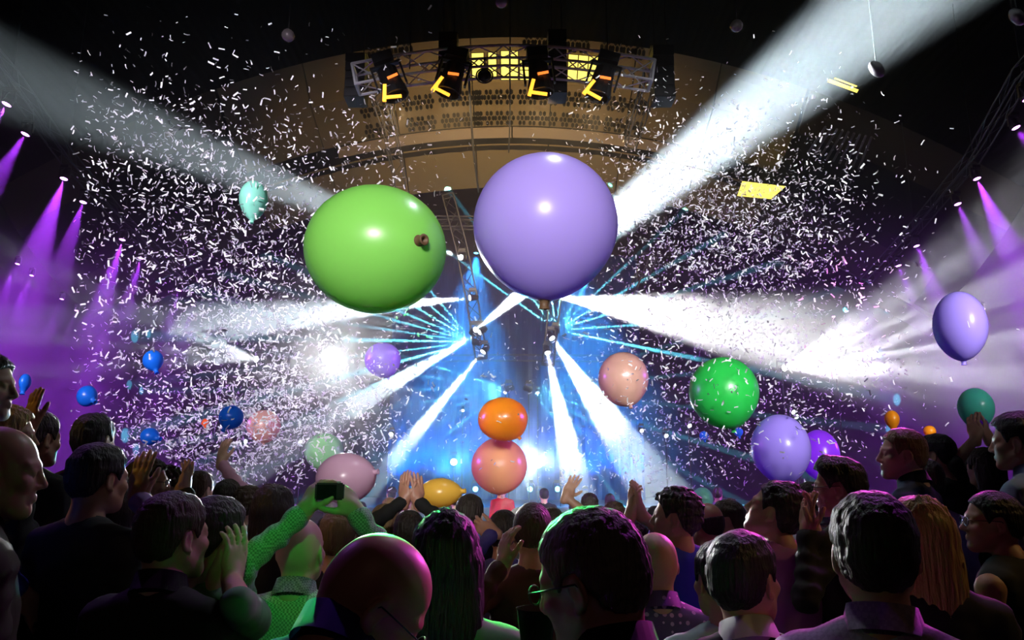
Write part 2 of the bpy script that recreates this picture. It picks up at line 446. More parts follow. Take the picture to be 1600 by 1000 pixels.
# thin pencil beams
THIN = [((790, 612), (712, 735), 30), ((723, 640), (721, 760), 31), ((874, 655), (861, 778), 31), ((612, 678), (566, 722), 26),
        ((1002, 672), (1062, 744), 26), ((1040, 680), (1118, 762), 25), ((1076, 664), (1180, 748), 24), ((1238, 643), (1375, 714), 22),
        ((1243, 650), (1372, 726), 22), ((386, 690), (240, 706), 22), ((470, 690), (395, 735), 24), ((840, 612), (836, 760), 32)]
for i, (a, b, y) in enumerate(THIN):
    where = ['above the orange balloon, aimed down left', 'left of the orange balloon, aimed straight down', 'right of the peach balloon, aimed straight down',
             'left of the stage, aimed steeply down left', 'right of the stage, first of the low slanting beams', 'right of the stage, second of the low slanting beams',
             'right of the stage, third of the low slanting beams', 'above the lavender balloon, upper lamp of the double beam', 'above the lavender balloon, lower lamp of the double beam',
             'above the crowd at far left, aimed flat left', 'over the pale green balloon, aimed down left', 'behind the orange balloon on the stage'][i]
    beam('small pencil-beam spotlight ' + where, a, y, b, y - 3, 26000, 1.6, ICE, .2, size=.2, lens=6)
# multi-lens fixtures: a fan of thin cyan rays, leaning back over the stage
def ray_fan(label, a, aY, angles, energy, lean=.5, deg=1.7):
    A = P(a[0], a[1], aY); dirs = [Vector((math.cos(math.radians(t)), lean, math.sin(math.radians(t)))).normalized() for t in angles]
    m = sum(dirs, Vector()).normalized()
    root = fixture('fan_light', label, A, A + m * 4, mat('lens_white_10', (.8, .8, .8), .2, emit=(.85, .95, 1), estr=10), None, size=.3)
    if aY > 28:
        bm = bmesh.new(); add_tube(bm, (0, 0, -.18), (0, 0, .5 - A.z), .022, seg=8); add_tube(bm, (0, 0, .5 - A.z), (0, 0, .53 - A.z), .3, .28, 16); obj('stand', bm, M_BLACK, root)
    for d in dirs:
        k = random.uniform(.5, 1.25)
        spot('fan_lamp', A + m * .13 + d * .06, A + m * .13 + d * 5, energy * 20 * k, deg * random.uniform(.8, 1.4), CYAN, .6, .02, root)
ray_fan('fixture on left stage tower throwing a fan of thin cyan rays to the left', (744, 535), 26.3, (128, 137, 145, 153, 160, 167, 174, 182, 190, 199), 190000)
ray_fan('fixture on right stage tower throwing a fan of thin cyan rays up and right', (868, 519), 26.3, (138, 122, 108, 95, 82, 70, 58, 46, 34, 22, 9, -6, 172), 190000)
ray_fan('fixture throwing thin cyan rays left over the orange balloon', (795, 607), 29.6, (160, 169, 178, 187, 196, 206, 216), 130000, .35, 1.6)
ray_fan('fixture throwing thin cyan rays right over the orange balloon', (826, 608), 29.6, (20, 8, -4, -15, -26, -38, -50), 130000, .35, 1.6)
beam('wall light at left with pale rays fanned leftward over the blue balloon', (404, 562), 24, (250, 530), 21, 42000, 34, (.8, .9, .95), .4, gob=('fan', 16, 1.4, .1, .2))
beam('wall light at right with a broad fan of white rays up and right', (1222, 576), 24, (1420, 528), 20, 330000, 46, (.92, .9, 1), .35, gob=('fan', 24, 1.7, .02, 3.1))
beam('second wall light at right inside the broad fan of white rays', (1306, 574), 23, (1400, 545), 20, 70000, 40, (.95, .9, 1), .4, gob=('fan', 14, 1.6, .05, 5.1))
# lamps looking straight at the audience
beam('dazzling white spotlight left of the stage, facing the audience', (516, 560), 26, (560, 600), 4, 62000, 12, WHITE, .5, size=.75, gob=('star', 7, 1.5, .35, .2), lens=22)
beam('dazzling white spotlight right of the peach balloon, facing the audience', (840, 724), 33, (815, 705), 4, 56000, 12, ICE, .5, size=.6, gob=('star', 7, 1.5, .35, 1.2), lens=22)
beam('small white star-like spotlight left of the orange balloon, facing the audience', (709, 722), 33, (720, 700), 4, 14000, 12, CYAN, .5, size=.4, gob=('star', 7, 1.5, .3, 2.2), lens=20)

# violet wash lamps along the side trusses and the walls
M_VIO = mat('lens_violet', (.8, .8, .8), .2, emit=(.75, .25, 1), estr=14)
def violet(label, px, py, Y, tilt, e, deg, size=.26):
    A = P(px, py, Y); T = A + Vector((tilt, -1.2, -6))
    root = fixture('violet_wash_light', label, A, T, M_VIO, None, size=size, group='violet wash lights along the hall sides')
    spot('wash_lamp', A + (T - A).normalized() * size * .42, T, e, deg, (.42, .05, 1), .5, .03, root)
VL = [(13, 158, 1.4), (42, 205, .6), (101, 275, 1.5), (131, 312, .6), (192, 371, 1.3), (221, 400, .6), (280, 451, .5), (302, 474, .4)]
VR = [(1525, 275, 1.7), (1495, 315, .6), (1431, 381, .9), (1403, 412, .5), (1347, 462, .4), (1340, 474, .4), (1322, 484, .3)]
H1 = 7.5
for i, (px, py, k) in enumerate(VL):
    violet('violet spotlight on the left side truss, %s from the front' % ordinal(i), px, py, H1 * FPX / (740 - py) * .985, -1.6 if i < 2 else -.4, 64000 * k, 20)
violet('violet spotlight at the top right corner, front end of the right truss', 1602, 150, 14.6, 1.6, 26000, 26)
violet('violet spotlight on the right side truss near the front, at the frame edge', 1585, 195, 16.0, 1.6, 20000, 20)
for i, (px, py, k) in enumerate(VR):
    violet('violet spotlight on the right side truss, %s beyond the bright pair' % ordinal(i) if i > 1 else
           ('bright violet spotlight on the right side truss with the largest glow' if i == 0 else 'violet spotlight on the right truss just past the brightest one'),
           px, py, H1 * FPX / (740 - py) * .985, .9, 64000 * k, 20)
for i, (px, py) in enumerate([(28, 410), (50, 428), (97, 465), (120, 483), (163, 513)]):
    violet('small violet wall light on the left wall, %s from the front' % ordinal(i), px, py, 15.8 * FPX / (800 - px) * 1.09, -.6, 20000, 20, .2)
# violet floods added on the side walls to tint confetti and haze
for sx, lab in ((-1, 'added violet flood on the left wall, tinting confetti and haze'), (1, 'added violet flood on the right wall, tinting confetti and haze')):
    A = Vector((sx * 17.2, 14.5, 6.0)); T = Vector((sx * 7.0, 15.5, 2.2))
    root = fixture('added_violet_flood', lab, A, T, M_VIO, None, size=.34)
    spot('added_flood_lamp', A + (T - A).normalized() * .2, T, 15000, 62, (.48, .06, 1), .7, .1, root)
violet('small violet wall light on the right wall beside the lavender balloon', 1583, 442, 26.0, .6, 15000, 18, .2)
violet('small violet wall light right of the lavender balloon, mid height', 1536, 481, 27.5, .5, 9000, 18, .2)

# four big lamps on the front truss, lit amber inside
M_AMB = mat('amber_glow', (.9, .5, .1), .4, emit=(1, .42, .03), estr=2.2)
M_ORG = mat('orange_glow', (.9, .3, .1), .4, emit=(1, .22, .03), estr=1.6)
for px, py, tilt, lab in ((611, 128, -.35, 'black lamp head with amber fins at the left end of the curved truss'), (706, 122, .25, 'black lamp head with amber fins, second from left on the curved truss'),
                          (843, 122, -.1, 'black lamp head with amber fins, third from left on the curved truss'), (940, 128, .3, 'black lamp head with amber fins at the right end of the curved truss')):
    A = P(px, py, TR_Y - .3); root = empty('truss_lamp', A, (0, tilt, 0)); tag(root, lab, 'stage light', 'lamps on the curved truss')
    s = .42
    bm = bmesh.new(); add_lathe(bm, [(0, .30), (.20, .28), (.22, 0), (.26, -.2), (.27, -.34), (.24, -.35), (.22, -.2), (0, -.18)], 14); obj('housing', bm, M_BLACK, root)
    bm = bmesh.new()
    for q in (-1, 1): add_box(bm, (q * .30, 0, .12), (.04, .1, .5))
    add_box(bm, (0, 0, .38), (.64, .12, .05)); obj('yoke', bm, M_BLACK, root)
    bm = bmesh.new(); add_box(bm, (0, 0, .5), (.42, .4, .2)); obj('base', bm, M_BLACK, root)
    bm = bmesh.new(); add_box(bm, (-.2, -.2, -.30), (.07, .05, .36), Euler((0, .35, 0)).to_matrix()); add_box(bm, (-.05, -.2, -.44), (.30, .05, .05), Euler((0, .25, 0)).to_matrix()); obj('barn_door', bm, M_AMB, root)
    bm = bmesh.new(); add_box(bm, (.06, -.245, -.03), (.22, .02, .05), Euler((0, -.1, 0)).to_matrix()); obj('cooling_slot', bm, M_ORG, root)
    spot('amber_lamp', A + Vector((0, .45, -.45)), A + Vector((0, 9, 1.6)), 4000, 62, (1, .68, .34), .8, .15, root)
# round hoop lamp
bm = bmesh.new(); c = P(757, 118, TR_Y)
for k in range(20):
    a, b = 2 * PI * k / 20, 2 * PI * (k + 1) / 20
    add_tube(bm, (math.cos(a) * .17, 0, math.sin(a) * .17), (math.cos(b) * .17, 0, math.sin(b) * .17), .018, seg=6)
root = empty('hoop_lamp', c); tag(root, 'round hoop-shaped lamp hanging from the middle of the curved truss', 'stage light')
obj('hoop', bm, M_BLACK, root)
bm = bmesh.new(); add_tube(bm, (0, 0, .17), (0, 0, .4), .02); obj('hanger', bm, M_BLACK, root)
bm = bmesh.new(); add_lathe(bm, [(0, -.05), (.13, -.04), (.15, 0), (.13, .04), (0, .05)], 16, Euler((PI / 2, 0, 0)).to_matrix().to_4x4()); obj('lens', bm, mat('dark_lens', (.03, .03, .035), .1, coat=.5), root, smooth=True)

# hanging loudspeaker columns
def line_array(label, px, py0, py1, Y, wpx):
    top = P(px, py0, Y); bot = P(px, py1, Y); h = top.z - bot.z; wd = M_PX(wpx, top)
    root = empty('hanging_loudspeaker', bot); tag(root, label, 'loudspeaker')
    n = 5
    for k in range(n):
        bm = bmesh.new(); z = h * (k + .5) / n
        vs = add_box(bm, (0, .03 * math.sin(k), z), (wd, .5, h / n * .94)); obj('cabinet', bm, M_BLACK, root)
        bm = bmesh.new(); add_box(bm, (0, -.255, z), (wd * .86, .02, h / n * .74)); obj('grille', bm, mat('speaker_grille', (.02, .02, .022), .7), root)
    bm = bmesh.new(); add_tube(bm, (-wd * .3, 0, h), (-wd * .3, 0, h + 1.6), .012); add_tube(bm, (wd * .3, 0, h), (wd * .3, 0, h + 1.6), .012)
    add_box(bm, (0, 0, h + .03), (wd * 1.05, .3, .06)); obj('flying_frame', bm, M_BLACK, root)
line_array('black hanging loudspeaker column crossing the truss right of centre', 871, 56, 154, 14.6, 28)
line_array('black hanging loudspeaker column at the right end of the truss', 1036, 80, 160, 14.9, 32)
line_array('black hanging loudspeaker column at the left end of the truss', 556, 92, 160, 14.9, 30)
line_array('black hanging loudspeaker column above the second truss lamp', 700, 60, 128, 14.7, 28)

# ceiling globes
for px, py, Y, lab in ((450, 55, 12, 'small silvery ceiling globe at upper left'), (1151, 40, 12, 'small silvery ceiling globe at upper right'), (783, 2, 12, 'small ceiling globe at the top edge, centre'),
                       (1370, 108, 13, 'elongated pale ceiling lamp at right beside the white beam'), (1590, 26, 12, 'dim ceiling lamp in the top right corner')):
    p = P(px, py, Y); root = empty('ceiling_globe', p); tag(root, lab, 'ceiling lamp')
    bm = bmesh.new(); el = 1.6 if 'elong' in lab or 'corner' in lab else 1
    add_lathe(bm, [(0, -.12 * el)] + [(.12 * math.cos(t), .12 * el * math.sin(t)) for t in lin(-1.4, 1.4, 9)] + [(0, .12 * el)], 16, Euler((0, -.6 if el > 1 else 0, 0)).to_matrix().to_4x4())
    obj('globe', bm, mat('globe_glass', (.32, .27, .27), .12, .6), root, smooth=True)
    bm = bmesh.new(); add_tube(bm, (0, 0, .1 * el), (0, 0, max(.2, vault(p.x, p.y).z - p.z)), .012); obj('stem', bm, M_BLACK, root)
# ------------------------------------------------------------------ stage
M_STAGE = mat('stage_black', (.02, .02, .025), .5)
bm = bmesh.new(); add_box(bm, (0, 37.5, .15), (24, 13, .7)); struct(obj('floor_stage', bm, M_STAGE))
# blue cyclorama cloth with soft folds
bm = bmesh.new(); g = []
zt = P(800, 400, 40).z
for i in range(121):
    x = -6.6 + 13.6 * i / 120; y = 40 + .12 * math.sin(x * 5.1) + .05 * math.sin(x * 13)
    g.append((bm.verts.new((x, y, .5)), bm.verts.new((x, y, zt))))
for a, b in zip(g, g[1:]): bm.faces.new((a[0], b[0], b[1], a[1]))
bmesh.ops.solidify(bm, geom=bm.faces[:], thickness=.02)
tag(obj('stage_curtain', bm, mat('blue_cloth', (.006, .06, .36), .85, spec=.1)), 'tall blue cloth hung at the back of the stage between the white beams', 'curtain')
for i, x in enumerate(lin(-5.6, 6, 6)):
    root = fixture('floor_light', 'blue floor light at the foot of the stage curtain', (x, 38.2, .88), (x * 1.05, 40.3, 6), mat('lens_blue', (.8, .8, .8), .2, emit=(.1, .5, 1), estr=8), None, size=.3, group='floor lights along the stage curtain')
    spot('blue_lamp', Vector((x, 38.2, 1.1)), (x * 1.05, 40.2, 6.5), 42000, 100, (.03, .38, 1), .7, .08, root)
for i, x in enumerate((-1.6, 2.6)):  # hidden overhead lamps added to turn the stage haze blue
    A = Vector((x, 31.8, 11.6))
    root = fixture('added_blue_wash', 'added hidden blue wash lamp over the stage, %s' % ('left one', 'right one')[i], A, (x * 1.5, 30.2, .5), mat('lens_blue', (.8, .8, .8), .2, emit=(.1, .5, 1), estr=8), None, size=.3)
    bm = bmesh.new(); add_tube(bm, (0, 0, .2), (0, 0, vault(x, 30.8).z - A.z), .02); obj('hanger', bm, M_BLACK, root)
    spot('blue_lamp', A - Vector((0, 0, .2)), (x * 1.5, 30.2, .5), 60000, 52, (.02, .30, 1), .6, .08, root)
# small cyan lamps low on the stage
for i, px in enumerate((743, 828, 871)):
    A = P(px, 764, 34)
    root = fixture('stage_lamp', 'small cyan lamp on the stage front, %s' % ('left of the red-dressed person', 'right of the red-dressed person', 'furthest right')[i], A, A + Vector((0, -5, -.3)), mat('lens_cyan', (.8, .8, .8), .2, emit=(.2, .9, 1), estr=5), None, size=.35)

# ------------------------------------------------------------------ balloons
def balloon_mat(name, col, tr=.35):
    return mat('latex_' + name, col, .3, translucent=tr, coat=.35)
M_KNOT = mat('balloon_neck_dark', (.09, .045, .02), .6)
def balloon(label, px, py, w, h, Y, col, neck=None, neck_col=None, cat='balloon', tr=.35, egg=.08, tilt=0.0, group=None):
    """Latex balloon: egg-shaped skin, neck and rolled rim. neck: direction of the neck (world)."""
    c = P(px, py, Y); rx = M_PX(w / 2, c); rz = M_PX(h / 2, c)
    # true size: undo the widening that a wide lens gives off-axis
    ax = math.hypot((px - 800), (py - 500)) / FPX
    root = empty('balloon', c); tag(root, label, cat, group)
    nd = Vector(neck if neck else (.1, -.15, -1)).normalized()
    R = look_rot(-nd, 'Y')
    bm = bmesh.new(); r = (rx * rz) ** .5
    prof = []
    for t in lin(-PI / 2, PI / 2, 29):
        e = 1 + egg * (max(0, -math.sin(t)) ** 3)
        prof.append((max(0, math.cos(t)) ** (1.0 + .12 * (t < 0)), math.sin(t) * e))
    prof = [(a * 1.0, b) for a, b in prof]
    vs = add_lathe(bm, [(a if a > 1e-4 else 0, b) for a, b in prof], 48, R.to_4x4())
    S = Matrix.Rotation(tilt, 4, 'Y') @ Matrix.Diagonal((rx, (rx + rz) / 2, rz, 1))
    bmesh.ops.transform(bm, matrix=S, verts=vs)
    skin = obj('skin', bm, col, root, smooth=True)
    # neck + rim
    e = 1 + egg
    tip = S.to_3x3() @ (R @ Vector((0, 0, -e)))
    ndw = (S.to_3x3() @ nd).normalized()
    k = max(.02, r * .075)
    bm = bmesh.new(); add_lathe(bm, [(k * 1.5, k * .6), (k * .95, -.1 * k), (k * .8, -.8 * k), (k * .95, -1.3 * k), (k * 1.1, -1.45 * k), (k * .95, -1.6 * k), (k * .55, -1.55 * k), (k * .5, -.8 * k), (0, -.6 * k)], 20, Matrix.Translation(tip) @ look_rot(-ndw).to_4x4())
    obj('neck', bm, neck_col or col, root, smooth=True)
    return root
L_GREEN = balloon_mat('lime', (.27, .69, .13)); L_VIO = balloon_mat('violet', (.48, .36, .93)); L_MINT = balloon_mat('mint', (.30, .80, .60))
L_TAN = balloon_mat('tan_pink', (.62, .36, .28)); L_EMER = balloon_mat('emerald', (.03, .62, .09)); L_LAV = balloon_mat('lavender', (.42, .30, .95))
L_ORANGE = balloon_mat('orange', (.95, .32, .01)); L_PEACH = balloon_mat('peach', (.95, .45, .22)); L_YEL = balloon_mat('yellow', (.85, .50, .07))
L_PINK = balloon_mat('pale_pink', (.75, .45, .62)); L_PGRN = balloon_mat('pale_green', (.35, .68, .35)); L_BLUE = balloon_mat('blue', (.01, .17, .80))
L_DEEP = balloon_mat('deep_violet', (.30, .04, .85)); L_TEAL = balloon_mat('teal', (.10, .65, .50)); L_RED = balloon_mat('red_orange', (.85, .12, .02))
balloon('giant lime green balloon in front of the left beams, dark neck facing right', 588, 390, 221, 200, 4.6, L_GREEN, neck=(.68, -.72, -.10), neck_col=M_KNOT, egg=.02)
balloon('giant violet balloon high in the middle, brown neck at its bottom', 852, 353, 225, 226, 4.9, L_VIO, neck=(-.02, .08, -1), neck_col=M_KNOT, egg=.05)
balloon('small mint egg-shaped balloon at upper left before the white beam', 396, 311, 42, 58, 7, L_MINT, neck=(.05, -.1, -1), egg=.25)
balloon('dim violet balloon between the star light and the left tower', 598, 562, 56, 54, 15, L_VIO, neck=(.3, .2, -1))
balloon('tan pink balloon speckled with confetti right of the stage', 974, 592, 78, 84, 10, L_TAN, neck=(.2, -.3, -1))
balloon('emerald green balloon speckled with confetti at right', 1131, 613, 106, 110, 8.5, L_EMER, neck=(.3, .3, -1))
balloon('tall lavender oval balloon at far right in the violet light', 1500, 509, 70, 108, 6, L_LAV, neck=(.05, .1, -1), egg=.03)
balloon('mint balloon at far right held above raised hands', 1525, 637, 49, 61, 5.0, L_TEAL, neck=(-.1, -.1, -1), egg=.15)
balloon('tiny violet balloon between the raised hands at far right', 1536, 665, 15, 24, 4.9, L_DEEP, neck=(0, -.1, -1), egg=.1)
balloon('glossy orange balloon above the peach one, centre stage', 786, 655, 78, 68, 12, L_ORANGE, neck=(.6, -.2, -.8), egg=.06)
balloon('peach balloon below the orange one, over the red-dressed person', 780, 728, 87, 87, 13, L_PEACH, neck=(0, .2, -1), egg=.02)
balloon('flat yellow balloon resting over the crowd left of centre', 688, 770, 66, 45, 6.0, L_YEL, neck=(.95, -.2, .1), egg=.06)
balloon('pale pink balloon over the crowd left of the stage', 540, 747, 92, 78, 5.6, L_PINK, neck=(.9, -.2, .2), egg=.06)
balloon('pale green balloon half lost in confetti behind the pink one', 506, 705, 60, 56, 10, L_PGRN)
balloon('dusky pink balloon lost in the confetti at left', 412, 666, 52, 50, 11, L_TAN)
balloon('large lavender balloon over the crowd at right', 1220, 701, 88, 106, 8, L_LAV, neck=(0, -.1, -1), egg=.04)
balloon('deep violet balloon behind the large lavender one at right', 1281, 711, 58, 78, 10, L_DEEP)
balloon('blue balloon nearest the stage in the left confetti', 361, 652, 37, 37, 6.5, L_BLUE, neck=(-.4, -.3, -1), egg=.05)
balloon('blue balloon at left, highest of the blue ones', 239, 563, 30, 32, 6.5, L_BLUE, neck=(.5, -.2, -1), egg=.15)
balloon('blue balloon at left over the black head', 136, 619, 29, 33, 6.2, L_BLUE, neck=(1, -.4, -.5), egg=.12)
balloon('blue balloon low at left beside the flat beam', 234, 682, 28, 27, 6.8, L_BLUE, neck=(.9, -.3, -.2), egg=.15)
balloon('narrow blue balloon at the far left edge', 39, 597, 15, 26, 6, L_BLUE, neck=(0, -.2, -1))
balloon('small orange balloon above the fair-haired man at right', 1394, 655, 21, 27, 6, L_ORANGE, neck=(0, -.1, -1), egg=.12)
balloon('small orange balloon behind the dark head at right', 1453, 674, 18, 18, 7, L_ORANGE)
balloon('small mint balloon behind the bald head right of the curly man', 1098, 780, 32, 36, 8, L_MINT)
balloon('tiny blue balloon left below the emerald one', 1100, 681, 14, 14, 14, L_BLUE)
balloon('tiny blue balloon below the emerald one', 1154, 675, 14, 14, 14, L_BLUE)
balloon('tiny red-orange balloon in the left confetti', 320, 660, 12, 12, 10, L_RED)

# ------------------------------------------------------------------ confetti
M_PAPER = mat('confetti_paper', (.93, .92, .95), .7, translucent=.4)
M_PAPER_D = mat('confetti_paper_dark', (.015, .015, .02), .6)
CLOUDS = [  # centre px, spread px, share, depth range
    (330, 420, 120, 130, 1500, 4.5, 11), (230, 230, 75, 70, 330, 4.5, 9), (420, 500, 80, 90, 900, 5, 12), (400, 250, 90, 80, 260, 4.5, 9),
    (400, 660, 110, 60, 1700, 5.5, 13), (300, 700, 80, 45, 500, 5.5, 12), (520, 640, 70, 60, 450, 6, 13), (600, 250, 90, 70, 220, 5, 10),
    (1120, 380, 110, 85, 2200, 6, 14), (1220, 330, 90, 90, 650, 5, 12), (1040, 280, 80, 70, 350, 6, 12), (1060, 560, 110, 60, 650, 6, 14),
    (1120, 690, 110, 45, 600, 7, 14), (1270, 610, 80, 60, 330, 6, 13), (950, 190, 80, 50, 140, 6, 11), (1330, 560, 90, 110, 200, 5, 12), (700, 560, 90, 130, 160, 5, 12),
    (170, 520, 70, 110, 150, 4.5, 9), (950, 720, 60, 40, 120, 6, 12)]
pieces = []
for cx, cyy, sx, sy, n, y0, y1 in CLOUDS:
    for _ in range(int(n * 1.75)):
        px = RNG.normal(cx, sx); py = RNG.normal(cyy, sy)
        if px < 110 or py > 772: continue
        # keep the thrown cloud out of the dark centre of the hall
        if 690 < px < 900 and py < 520 and RNG.random() < .75: continue
        near, far = (y0 + .8, y1 + 2) if cx < 800 else (y0 + .4, y1 + 3.5)
        Y = RNG.uniform(near ** .7, far ** .7) ** (1 / .7)
        pieces.append((P(px, py, Y), Y))
pieces.sort(key=lambda t: t[1])
def strip_verts(L, W, bend):
    out = []
    for i in range(4):
        u = -.5 + i / 3; z = bend * L * (u * u * 4 - 1) * .25
        out += [(u * L, -W / 2, z), (u * L, W / 2, z)]
    return np.array(out)
STRIP_F = [(0, 2, 3, 1), (2, 4, 5, 3), (4, 6, 7, 5)]
def rand_rot():
    q = RNG.normal(size=4); q /= np.linalg.norm(q)
    w_, x, y, z = q
    return np.array([[1 - 2 * (y * y + z * z), 2 * (x * y - z * w_), 2 * (x * z + y * w_)], [2 * (x * y + z * w_), 1 - 2 * (x * x + z * z), 2 * (y * z - x * w_)], [2 * (x * z - y * w_), 2 * (y * z + x * w_), 1 - 2 * (x * x + y * y)]])
strip_me = []
for b in (.0, .25, .5):
    me = bpy.data.meshes.new('confetti_strip'); me.from_pydata(strip_verts(.050, .0125, b).tolist(), [], STRIP_F); me.materials.append(M_PAPER); strip_me.append(me)
for i, (p, Y) in enumerate(pieces[:300]):
    o = bpy.data.objects.new('confetti_strip', strip_me[i % 3]); COL.objects.link(o)
    o.location = p; o.rotation_euler = (random.uniform(0, 6.28), random.uniform(0, 6.28), random.uniform(0, 6.28))
    tag(o, 'loose white paper confetti strip tumbling in the air above the crowd', 'confetti', 'paper confetti strips in the air')
V = []; F = []
for p, Y in pieces[300:]:
    a = strip_verts(RNG.uniform(.040, .056), RNG.uniform(.0115, .0165), RNG.uniform(0, .5)) @ rand_rot().T + np.array(p)
    b = len(V); V += a.tolist(); F += [tuple(b + q for q in f) for f in STRIP_F]
me = bpy.data.meshes.new('confetti_cloud'); me.from_pydata(V, [], F)
tag(link('confetti_cloud', me, M_PAPER), 'dense cloud of small white paper confetti drifting on both sides of the stage', 'confetti', kind='stuff')
# ------------------------------------------------------------------ people: bodies grown from smooth distance fields
def _g(p, c): return p - np.array(c, dtype=np.float32)
def ell(p, c, r, R=None):
    q = _g(p, c)
    if R is not None: q = q @ np.array(R, dtype=np.float32)
    r = np.array(r, dtype=np.float32)
    k0 = np.linalg.norm(q / r, axis=-1); k1 = np.linalg.norm(q / (r * r), axis=-1)
    return k0 * (k0 - 1) / np.maximum(k1, 1e-6)
def cap(p, a, b, ra, rb=None):
    a = np.array(a, dtype=np.float32); b = np.array(b, dtype=np.float32); rb = ra if rb is None else rb
    ab = b - a; q = p - a; h = np.clip((q @ ab) / max(1e-9, float(ab @ ab)), 0, 1)
    return np.linalg.norm(q - h[..., None] * ab, axis=-1) - (ra + (rb - ra) * h)
def smin(a, b, k):
    h = np.clip(.5 + .5 * (b - a) / k, 0, 1); return b + (a - b) * h - k * h * (1 - h)
def smax(a, b, k): return -smin(-a, -b, k)
def surface_nets(fn, lo, hi, h):
    lo = np.array(lo, dtype=np.float32); hi = np.array(hi, dtype=np.float32)
    n = np.maximum(2, np.ceil((hi - lo) / h).astype(int) + 1)
    ax = [lo[i] + h * np.arange(n[i], dtype=np.float32) for i in range(3)]
    g = np.stack(np.meshgrid(*ax, indexing='ij'), -1)
    v = fn(g.reshape(-1, 3)).reshape(n)
    # never let the surface be cut open by the grid's border
    v[0] = np.maximum(v[0], h * .3); v[-1] = np.maximum(v[-1], h * .3); v[:, 0] = np.maximum(v[:, 0], h * .3); v[:, -1] = np.maximum(v[:, -1], h * .3)
    v[:, :, 0] = np.maximum(v[:, :, 0], h * .3); v[:, :, -1] = np.maximum(v[:, :, -1], h * .3)
    s = v < 0
    nx, ny, nz = n - 1
    acc = np.zeros((nx, ny, nz, 3), dtype=np.float32); cnt = np.zeros((nx, ny, nz), dtype=np.float32)
    C = [(i, j, k) for i in (0, 1) for j in (0, 1) for k in (0, 1)]
    sub = lambda A, c: A[c[0]:c[0] + nx, c[1]:c[1] + ny, c[2]:c[2] + nz]
    for a in C:
        for d in range(3):
            if a[d]: continue
            b = list(a); b[d] = 1
            va, vb = sub(v, a), sub(v, b); m = sub(s, a) != sub(s, b)
            t = np.where(m, va / np.where(m, va - vb, 1), 0)
            for i in range(3):
                acc[..., i] += np.where(m, a[i] + (t if i == d else 0), 0)
            cnt += m
    on = cnt > 0
    idx = -np.ones((nx, ny, nz), dtype=np.int64); idx[on] = np.arange(on.sum())
    ijk = np.argwhere(on); V = lo + h * (ijk + acc[on] / cnt[on][:, None])
    F = []
    for d in range(3):
        e1, e2 = (d + 1) % 3, (d + 2) % 3
        sl = [slice(None)] * 3; sl[d] = slice(0, n[d] - 1); A = s[tuple(sl)]
        sl[d] = slice(1, n[d]); B = s[tuple(sl)]
        q = np.argwhere(A != B)
        ok = (q[:, e1] > 0) & (q[:, e2] > 0) & (q[:, e1] < n[e1] - 1) & (q[:, e2] < n[e2] - 1); q = q[ok]
        flip = A[tuple(q.T)]
        def at(o1, o2):
            w = q.copy(); w[:, e1] -= o1; w[:, e2] -= o2; return idx[tuple(w.T)]
        f = np.stack([at(1, 1), at(0, 1), at(0, 0), at(1, 0)], -1)
        f[~flip] = f[~flip][:, ::-1]; F.append(f)
    F = np.concatenate(F); return V, F[(F >= 0).all(1)]
def vnoise(p, f, seed=0):
    q = p * f + seed * 17.3
    return (np.sin(q[..., 0] * 1.7 + np.sin(q[..., 1] * 2.1 + seed)) + np.sin(q[..., 1] * 1.9 + np.sin(q[..., 2] * 1.6 + 1.3)) + np.sin(q[..., 2] * 2.3 + np.sin(q[..., 0] * 1.4 + 2.1))) / 3
def merge(parts):
    V = []; F = []; n = 0
    for v, f in parts: V.append(v); F.append(f + n); n += len(v)
    return np.concatenate(V), np.concatenate(F)
def np_obj(name, vf, m, parent=None):
    me = bpy.data.meshes.new(name); me.from_pydata(vf[0].tolist(), [], vf[1].tolist())
    return link(name, me, m, parent, smooth=True)
def rot3(yaw=0, pitch=0, roll=0):
    """yaw: + turns the face to its own left; pitch: + looks up; roll: + tips towards its right shoulder."""
    return np.array(Matrix.Rotation(yaw, 3, 'Z') @ Matrix.Rotation(pitch, 3, 'X') @ Matrix.Rotation(roll, 3, 'Y'), dtype=np.float32)

